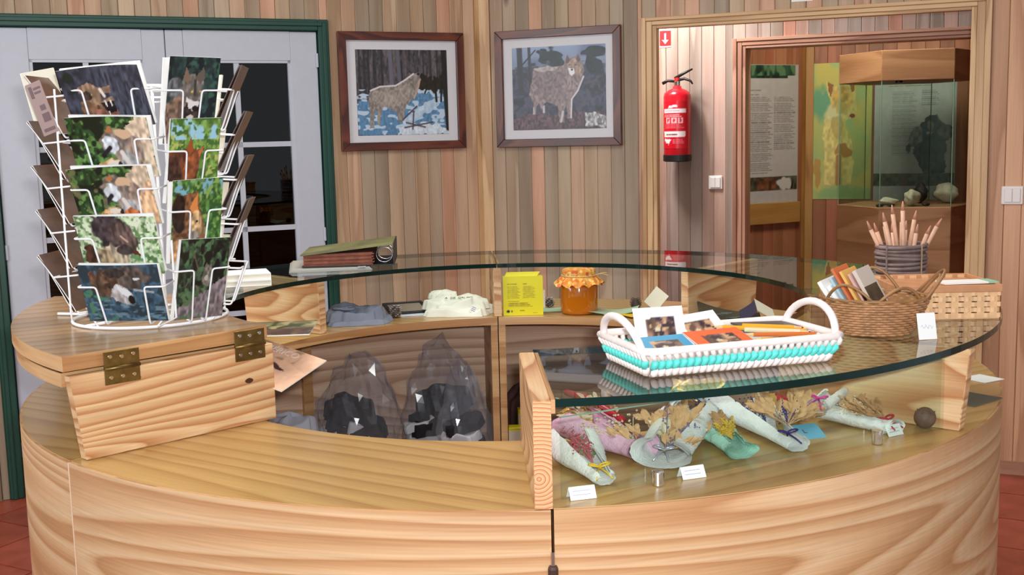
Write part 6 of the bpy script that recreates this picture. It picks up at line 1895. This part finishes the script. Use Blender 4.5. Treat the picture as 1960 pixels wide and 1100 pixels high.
RIB = {'yellow': plain('yellow_ribbon', (236, 190, 40), 0.35), 'navy': plain('navy_ribbon', (28, 34, 110), 0.35), 'red': plain('red_ribbon', (186, 22, 48), 0.35), 'magenta': plain('magenta_ribbon', (214, 60, 150), 0.3), 'silver': plain('silver_ribbon', (190, 190, 206), 0.3, 0.5)}
def G2(px, py): 
    q_ = at_z(px, py, ZC + 0.012)
    return Vector((q_.x, q_.y, ZS))
def wrap_mesh(root, tail, mouth, r0, r1, mat, seed, sweep=300, flare=0.35, name='wrap'):
    """rolled sheet of gauze lying on the board: narrow at the tail, open at the mouth"""
    rr = random.Random(seed)
    ax = (mouth - tail); L_ = ax.length; ax.normalize()
    sd_ = Vector((-ax.y, ax.x, 0))
    up_ = Vector((0, 0, 1))
    nu, nv = 28, 22
    mb = MB()
    vs = []
    for layer in (0, 1):
        for j in range(nv + 1):
            t = j / nv
            rad = r0 + (r1 - r0) * (t ** 0.8)
            if t < 0.12: rad *= 1 + flare * (1 - t / 0.12)
            rad -= layer * 0.003
            for i in range(nu + 1):
                a = R(-90 - sweep / 2 + sweep * i / nu)
                lift = rad * 0.52
                wob = 1 + 0.06 * math.sin(3 * a + seed + 5 * t) + 0.05 * math.sin(7 * t + i * 0.4 + seed)
                ext = 0.014 * math.sin(2 * a + seed) * t
                p_ = tail + ax * (L_ * t + ext) + sd_ * (math.cos(a) * rad * wob) + up_ * max(0.0004 + 0.003 * layer * 0.3, lift + math.sin(a) * rad * 0.52 * wob)
                p_ = p_ + Vector((rr.uniform(-1, 1), rr.uniform(-1, 1), abs(rr.uniform(-1, 1)))) * (0.0012 if layer == 0 else 0.0)
                vs.append(p_)
    N1 = (nu + 1) * (nv + 1)
    fs = [(j * (nu + 1) + i, j * (nu + 1) + i + 1, (j + 1) * (nu + 1) + i + 1, (j + 1) * (nu + 1) + i) for j in range(nv) for i in range(nu)]
    fs += [tuple(N1 + k for k in reversed(f)) for f in fs]
    fs += [(nv * (nu + 1) + i, nv * (nu + 1) + i + 1, N1 + nv * (nu + 1) + i + 1, N1 + nv * (nu + 1) + i) for i in range(nu)]
    mb.add(vs, fs)
    return mb.build(name, mat, root, smooth=True)
def leaf_geo(mb, p_, d_, L_, w_, nrm, mi=0):
    d_ = d_.normalized(); s_ = d_.cross(nrm)
    s_ = s_.normalized() if s_.length > 1e-4 else d_.orthogonal().normalized()
    n_ = s_.cross(d_)
    b = [p_, p_ + d_ * L_ * 0.35 + s_ * w_ + n_ * L_ * 0.06, p_ + d_ * L_ * 0.72 + s_ * w_ * 0.7 + n_ * L_ * 0.10, p_ + d_ * L_ + n_ * L_ * 0.02, p_ + d_ * L_ * 0.72 - s_ * w_ * 0.7 + n_ * L_ * 0.10, p_ + d_ * L_ * 0.35 - s_ * w_ + n_ * L_ * 0.06, p_ + d_ * L_ * 0.5 - n_ * L_ * 0.03]
    mb.add(b, [(0, 1, 6), (1, 2, 6), (2, 3, 6), (3, 4, 6), (4, 5, 6), (5, 0, 6)], mi)
def spray(root, name, mat, base, d_, n, L_, lw, spread, seed, stems=True, leafy=True, dots=0, dr=0.0022):
    rr = random.Random(seed)
    d_ = d_.normalized(); sd_ = Vector((-d_.y, d_.x, 0)).normalized()
    mb = MB()
    for i in range(n):
        dd = (d_ + sd_ * rr.uniform(-spread, spread) + Vector((0, 0, rr.uniform(0.05, 0.55)))).normalized()
        ln = L_ * rr.uniform(0.6, 1.05)
        tip = base + dd * ln
        tip.z = min(max(tip.z, ZS + 0.008), ZC + 0.095)
        if stems: mb.tube([base + Vector((0, 0, 0.004)), base.lerp(tip, 0.5) + Vector((0, 0, 0.004)), tip], 0.0007, 4)
        if leafy:
            for k in range(6):
                t = 0.45 + 0.55 * k / 5
                pp_ = base.lerp(tip, t) + Vector((0, 0, 0.003))
                ld = (dd + sd_ * rr.uniform(-1.1, 1.1) + Vector((0, 0, rr.uniform(-0.2, 0.7)))).normalized()
                leaf_geo(mb, pp_, ld, lw * rr.uniform(0.7, 1.2), lw * 0.24, Vector((rr.uniform(-0.4, 0.4), rr.uniform(-0.9, 0), 0.8)))
        for k in range(dots):
            t = rr.uniform(0.45, 1.08)
            c_ = base.lerp(tip, t) + Vector((rr.uniform(-1, 1), rr.uniform(-1, 1), rr.uniform(-0.3, 1))) * 0.009
            c_.z = max(c_.z, ZS + 0.003)
            s_ = dr * rr.uniform(0.7, 1.3)
            mb.add([c_ + Vector(v_) * s_ for v_ in ((1, 0, 0), (-1, 0, 0), (0, 1, 0), (0, -1, 0), (0, 0, 1), (0, 0, -1))], [(0, 2, 4), (2, 1, 4), (1, 3, 4), (3, 0, 4), (2, 0, 5), (1, 2, 5), (3, 1, 5), (0, 3, 5)])
    o = mb.build(name, FM[mat], root); o['kind'] = 'stuff'
    return o
def bow(root, p_, d_, mat, s_=0.016):
    d_ = d_.normalized(); sd_ = Vector((-d_.y, d_.x, 0))
    p_ = p_ + Vector((0, 0, 0.022))
    for k in (-1, 1):
        lp = [p_ + sd_ * (k * s_ * 0.9 * (1 - math.cos(t)) * 0.6) + d_ * (s_ * 0.35 * math.sin(t)) + Vector((0, 0, 0.35 * s_ * math.sin(t * 0.5))) for t in [2 * math.pi * i / 12 for i in range(13)]]
        MB().tube(lp, 0.0016, 5).build('ribbon_loop', RIB[mat], root, smooth=True)
        MB().tube([p_, p_ + sd_ * (k * s_ * 0.5) - d_ * s_ * 0.7 + Vector((0, 0, -0.006)), p_ + sd_ * (k * s_ * 0.8) - d_ * s_ * 1.5 + Vector((0, 0, -0.012))], 0.0015, 5).build('ribbon_end', RIB[mat], root, smooth=True)
    MB().lathe([(0.0005, -0.003), (0.003, -0.0015), (0.003, 0.0015), (0.0005, 0.003)], 8, c=p_).build('ribbon_knot', RIB[mat], root)
def bouquet(label, tail, mouth, r0, r1, wrap, seed, sprays, ribbon=None, sweep=300, raised=0.0):
    t_, m_ = G2(*tail), G2(*mouth)
    if raised:
        t_, m_ = [Vector((q_.x, q_.y, ZS)) for q_ in (at_z(*tail, ZC + raised + 0.012), at_z(*mouth, ZC + raised + 0.012))]
    root = thing('dried_bouquet', label, 'bouquet', group='dried flower bundles in the showcase')
    root.location.z = raised
    wrap_mesh(root, t_, m_, r0, r1, G[wrap], seed, sweep)
    d_ = (m_ - t_)
    for i, (nm, mat, f, n, L_, lw, sp, kw) in enumerate(sprays):
        b_ = t_.lerp(m_, f) + Vector((0, 0, 0.018))
        spray(root, nm, mat, b_, d_, n, L_, lw, sp, seed * 10 + i, **kw)
    if ribbon: bow(root, t_.lerp(m_, 0.14), d_, ribbon)
    return root
ND = dict(leafy=False)
bouquet('white gauze bundle with pink flowers and yellow bow at the left front', (1158, 915), (1088, 860), 0.013, 0.050, 'white', 1,
        [('rose_heather', 'rose', 0.3, 12, 0.085, 0, 0.55, dict(leafy=False, dots=16, dr=0.0018)), ('green_leaves', 'green', 0.35, 3, 0.05, 0.016, 0.5, {}), ('pink_bud', 'pink', 0.5, 2, 0.018, 0.018, 0.3, dict(stems=False)), ('white_flowers', 'white', 0.4, 5, 0.06, 0, 0.6, dict(leafy=False, dots=8))], 'yellow')
bouquet('pink gauze bundle with tiny cream flowers behind the yellow bow', (1232, 866), (1105, 826), 0.028, 0.052, 'pink', 2,
        [('cream_flowers', 'cream', 0.15, 12, 0.085, 0, 0.9, dict(leafy=False, dots=16, dr=0.0022)), ('beige_leaves', 'beige', 0.1, 5, 0.05, 0.022, 1.2, {}), ('gold_grass', 'gold', 0.3, 4, 0.05, 0.012, 0.8, dict(dots=8))])
bouquet('bundle with red ribbon and pale seed discs at the back left of the showcase', (1190, 822), (1095, 790), 0.012, 0.03, 'gold', 3,
        [('tan_leaves', 'tan', 0.2, 9, 0.075, 0.022, 0.9, {}), ('seed_discs', 'cream', 0.2, 7, 0.085, 0.020, 1.0, dict(stems=True))], 'red')
rb = thing('ribbon_strip', 'wide dark red ribbon lying at the back left of the showcase', 'ribbon')
a_, b_ = G2(1085, 778), G2(1195, 830)
MB().tube([a_ + Vector((0, 0.02, 0.035)), a_.lerp(b_, 0.4) + Vector((0, 0.02, 0.04)), b_ + Vector((0, 0.02, 0.03))], [0.006, 0.009, 0.006], 6).build('ribbon', RIB['red'], rb, smooth=True)
bouquet('clear white gauze bundle with large beige leaves and purple sprigs', (1262, 884), (1325, 812), 0.036, 0.056, 'white', 4,
        [('beige_leaves', 'beige', 0.35, 16, 0.095, 0.032, 1.0, {}), ('purple_sprigs', 'purple', 0.2, 6, 0.10, 0.008, 0.6, dict(dots=6, dr=0.0018)), ('cream_pods', 'cream', 0.3, 6, 0.07, 0.026, 0.8, {}), ('right_leaves', 'beige', 0.12, 3, 0.06, 0.026, 2.2, {})], 'silver')
bouquet('pale blue bundle with a brown thistle under gold foil', (1375, 822), (1310, 778), 0.018, 0.036, 'blue', 5,
        [('thistle', 'brown', 0.45, 10, 0.03, 0.010, 1.0, dict(dots=10, dr=0.002)), ('navy_sprigs', 'navy', 0.3, 4, 0.075, 0.006, 0.5, dict(dots=5, dr=0.0016))])
gf = thing('gold_foil_sheet', 'crumpled gold foil at the back of the showcase', 'foil')
q = G2(1345, 782)
cloth('foil', lambda u, v: (q.x - 0.05 + 0.1 * u + 0.006 * math.sin(9 * v), q.y + 0.03 + 0.05 * v, ZS + 0.030 + 0.012 * math.sin(7 * u + 2) * math.cos(5 * v) + 0.02 * v), G['gold'], 20, 12, gf)
bouquet('mint green gauze bundle with golden grass', (1420, 866), (1362, 822), 0.020, 0.032, 'mint', 6,
        [('golden_grass', 'gold', 0.3, 8, 0.055, 0.010, 0.35, dict(dots=12, dr=0.002)), ('tan_leaves', 'tan', 0.5, 3, 0.05, 0.024, 0.5, {})])
bouquet('white gauze cone with navy bow and blue sprigs', (1528, 852), (1400, 782), 0.016, 0.052, 'white', 7,
        [('navy_sprigs', 'navy', 0.45, 7, 0.085, 0.006, 0.35, dict(dots=8, dr=0.0016))], 'navy')
bouquet('bundle of beige blossoms and white baby breath with magenta ribbon', (1508, 832), (1500, 768), 0.010, 0.030, 'gold', 8,
        [('beige_leaves', 'beige', 0.1, 20, 0.105, 0.027, 0.9, {}), ('navy_sprigs', 'navy', 0.1, 4, 0.07, 0.006, 0.5, dict(dots=6, dr=0.0016)), ('baby_breath', 'white', 0.2, 10, 0.08, 0, 0.9, dict(leafy=False, dots=18, dr=0.0018)), ('red_tuft', 'red', 0.5, 4, 0.06, 0.012, 0.6, {})], None)
bouquet('white gauze roll with magenta ribbon at the back of the showcase', (1560, 778), (1600, 752), 0.018, 0.022, 'white', 9, [], 'magenta', raised=0.03)
bouquet('white gauze crescent with dried blossoms and red ribbon at the right', (1716, 818), (1588, 792), 0.018, 0.032, 'white', 10,
        [('cream_blossoms', 'cream', 0.3, 9, 0.075, 0, 0.7, dict(leafy=False, dots=12, dr=0.002)), ('tan_leaves', 'tan', 0.15, 8, 0.06, 0.018, 0.9, {}), ('beige_petals', 'beige', 0.3, 8, 0.06, 0.016, 0.9, {})], 'red', 330)
# pale blue card with the letter L
bcard = thing('blue_card', 'pale blue card marked L lying below the beige blossoms', 'card', rot=(0, 0, R(20)))
q = G2(1543, 822); bcard.location = q + Vector((0, 0, 0.006)); bcard.rotation_euler = (R(24), 0, R(16))
bx2(bcard, 'card', plain('pale_blue_card', (104, 176, 208), 0.5), -0.030, 0.030, -0.02, 0.022, 0, 0.001)
tx = font_mesh('letter', 'L', 0.014, plain('red_brown_ink', (110, 60, 90), 0.6), bcard); tx.location = (-0.002, -0.002, 0.0014)
# tent cards
for i, (px, py, rz, lb) in enumerate(((1115, 956, 16, 'white tent card at the left below the yellow bow'), (1327, 916, 20, 'white tent card in the middle of the showcase'), (1712, 834, 30, 'white tent card at the right below the gauze crescent'))):
    c = at_z(px, py, ZC)
    tc = thing('tent_card', lb, 'card', (c.x, c.y + 0.006, ZS), R(rz), 'tent cards in the showcase')
    wd = 0.040 if i < 2 else 0.036
    MB().extr([(-wd / 2, -0.007, 0), (wd / 2, -0.007, 0), (wd / 2, 0.003, 0.017), (-wd / 2, 0.003, 0.017)], (0, 0.0006, 0)).build('front_leaf', 'white', tc)
    MB().extr([(-wd / 2, 0.013, 0), (wd / 2, 0.013, 0), (wd / 2, 0.004, 0.017), (-wd / 2, 0.004, 0.017)], (0, 0.0006, 0)).build('back_leaf', 'white', tc)
    for k in range(2):
        z = 0.006 + 0.005 * k
        MB().extr([(-wd * 0.38, -0.0073 + z * 0.59, z), (wd * 0.3, -0.0073 + z * 0.59, z), (wd * 0.3, -0.0073 + (z + 0.001) * 0.59, z + 0.001), (-wd * 0.38, -0.0073 + (z + 0.001) * 0.59, z + 0.001)], (0, -0.0002, 0)).build('text_line', 'pencil_ink', tc)
# oak gall
c = at_z(1780, 823, ZC)
gl_ = thing('oak_gall', 'round brown oak gall at the right end of the showcase', 'oak gall', (c.x - 0.004, c.y + 0.014, ZS))
M['gall'] = plain('gall', (104, 78, 66), 0.6, var=0.25, vscale=60, bump=(90, 0.4))
rg = 0.0185
MB().lathe([(0.001, 0)] + [(rg * math.sin(math.pi * k / 14), rg - rg * math.cos(math.pi * k / 14)) for k in range(1, 14)] + [(0.001, 2 * rg)], 24).build('shell', 'gall', gl_, smooth=True)
for k in range(7):
    a = R(-180 + 51 * k)
    d_ = Vector((math.cos(a), math.sin(a), 0.75)).normalized()
    p_ = Vector((0, 0, rg)) + d_ * rg * 0.98
    MB().tube([p_, p_ + d_ * 0.003], [0.0022, 0.0005], 6).build('spike', 'gall', gl_)
# ================================================================== SUB-PARTS: pieces that belong to one part of their thing
SUB = {'framed_picture': {'mat': ['photo']}, 'light_switch': {'plate': ['rocker']}, 'fire_extinguisher': {'cylinder': ['label'], 'valve': ['collar', 'lever', 'carry_handle', 'nozzle']},
       'arrow_sign': {'red_field': ['arrow']}, 'honey_jar': {'cloth_cap': ['raffia_tie', 'raffia_end']}, 'film_box': {'carton': ['printed_front', 'hang_flap', 'side_text', 'side_flap']},
       'tent_card': {'front_leaf': ['text_line']}, 'price_tag': {'paper': ['handwriting']}, 'price_sticker': {'paper': ['text_line']}, 'ticket_strip': {'card': ['print_block']}, 'blue_card': {'card': ['letter']},
       'brochure': {'printed_sheet': ['lettering']}, 'pencil': {'sharpened_cone': ['tip']}, 'booklet': {'cover': ['cover_photo']}, 'carton': {'body': ['label_panel']}, 'oak_gall': {'shell': ['spike']},
       'dried_bouquet': {'ribbon_knot': ['ribbon_loop', 'ribbon_end']}, 'counter_module': {'curved_front': ['joint_strip']}, 'ring_binder': {'spine': ['binder_ring']}, 'end_board': {'panel': ['knot']}, 'barrel_bolt': {'barrel': ['pin']},
       'divider_board': {'panel': ['end_grain', 'ledge']}, 'magazine': {'upper_page': ['cover_print']}}
base = lambda o: o.name.split('.')[0]
kids = {}
for o in list(C.objects):
    if o.parent is not None:
        kids.setdefault(o.parent.name, []).append(o)
for t_ in [o for o in C.objects if o.parent is None]:
    for part, subs in SUB.get(base(t_), {}).items():
        ks = kids.get(t_.name, [])
        hosts = [k for k in ks if base(k) == part]
        if hosts:
            for k in ks:
                if base(k) in subs:
                    k.parent = hosts[0]
    if base(t_) == 'brass_hinge':
        ks = kids[t_.name]
        up_ = [k for k in ks if base(k) == 'upper_leaf'][0]; lo_ = [k for k in ks if base(k) == 'lower_leaf'][0]
        for k in ks:
            if base(k) == 'screw':
                k.parent = up_ if k.data.vertices[0].co.z > ZG else lo_
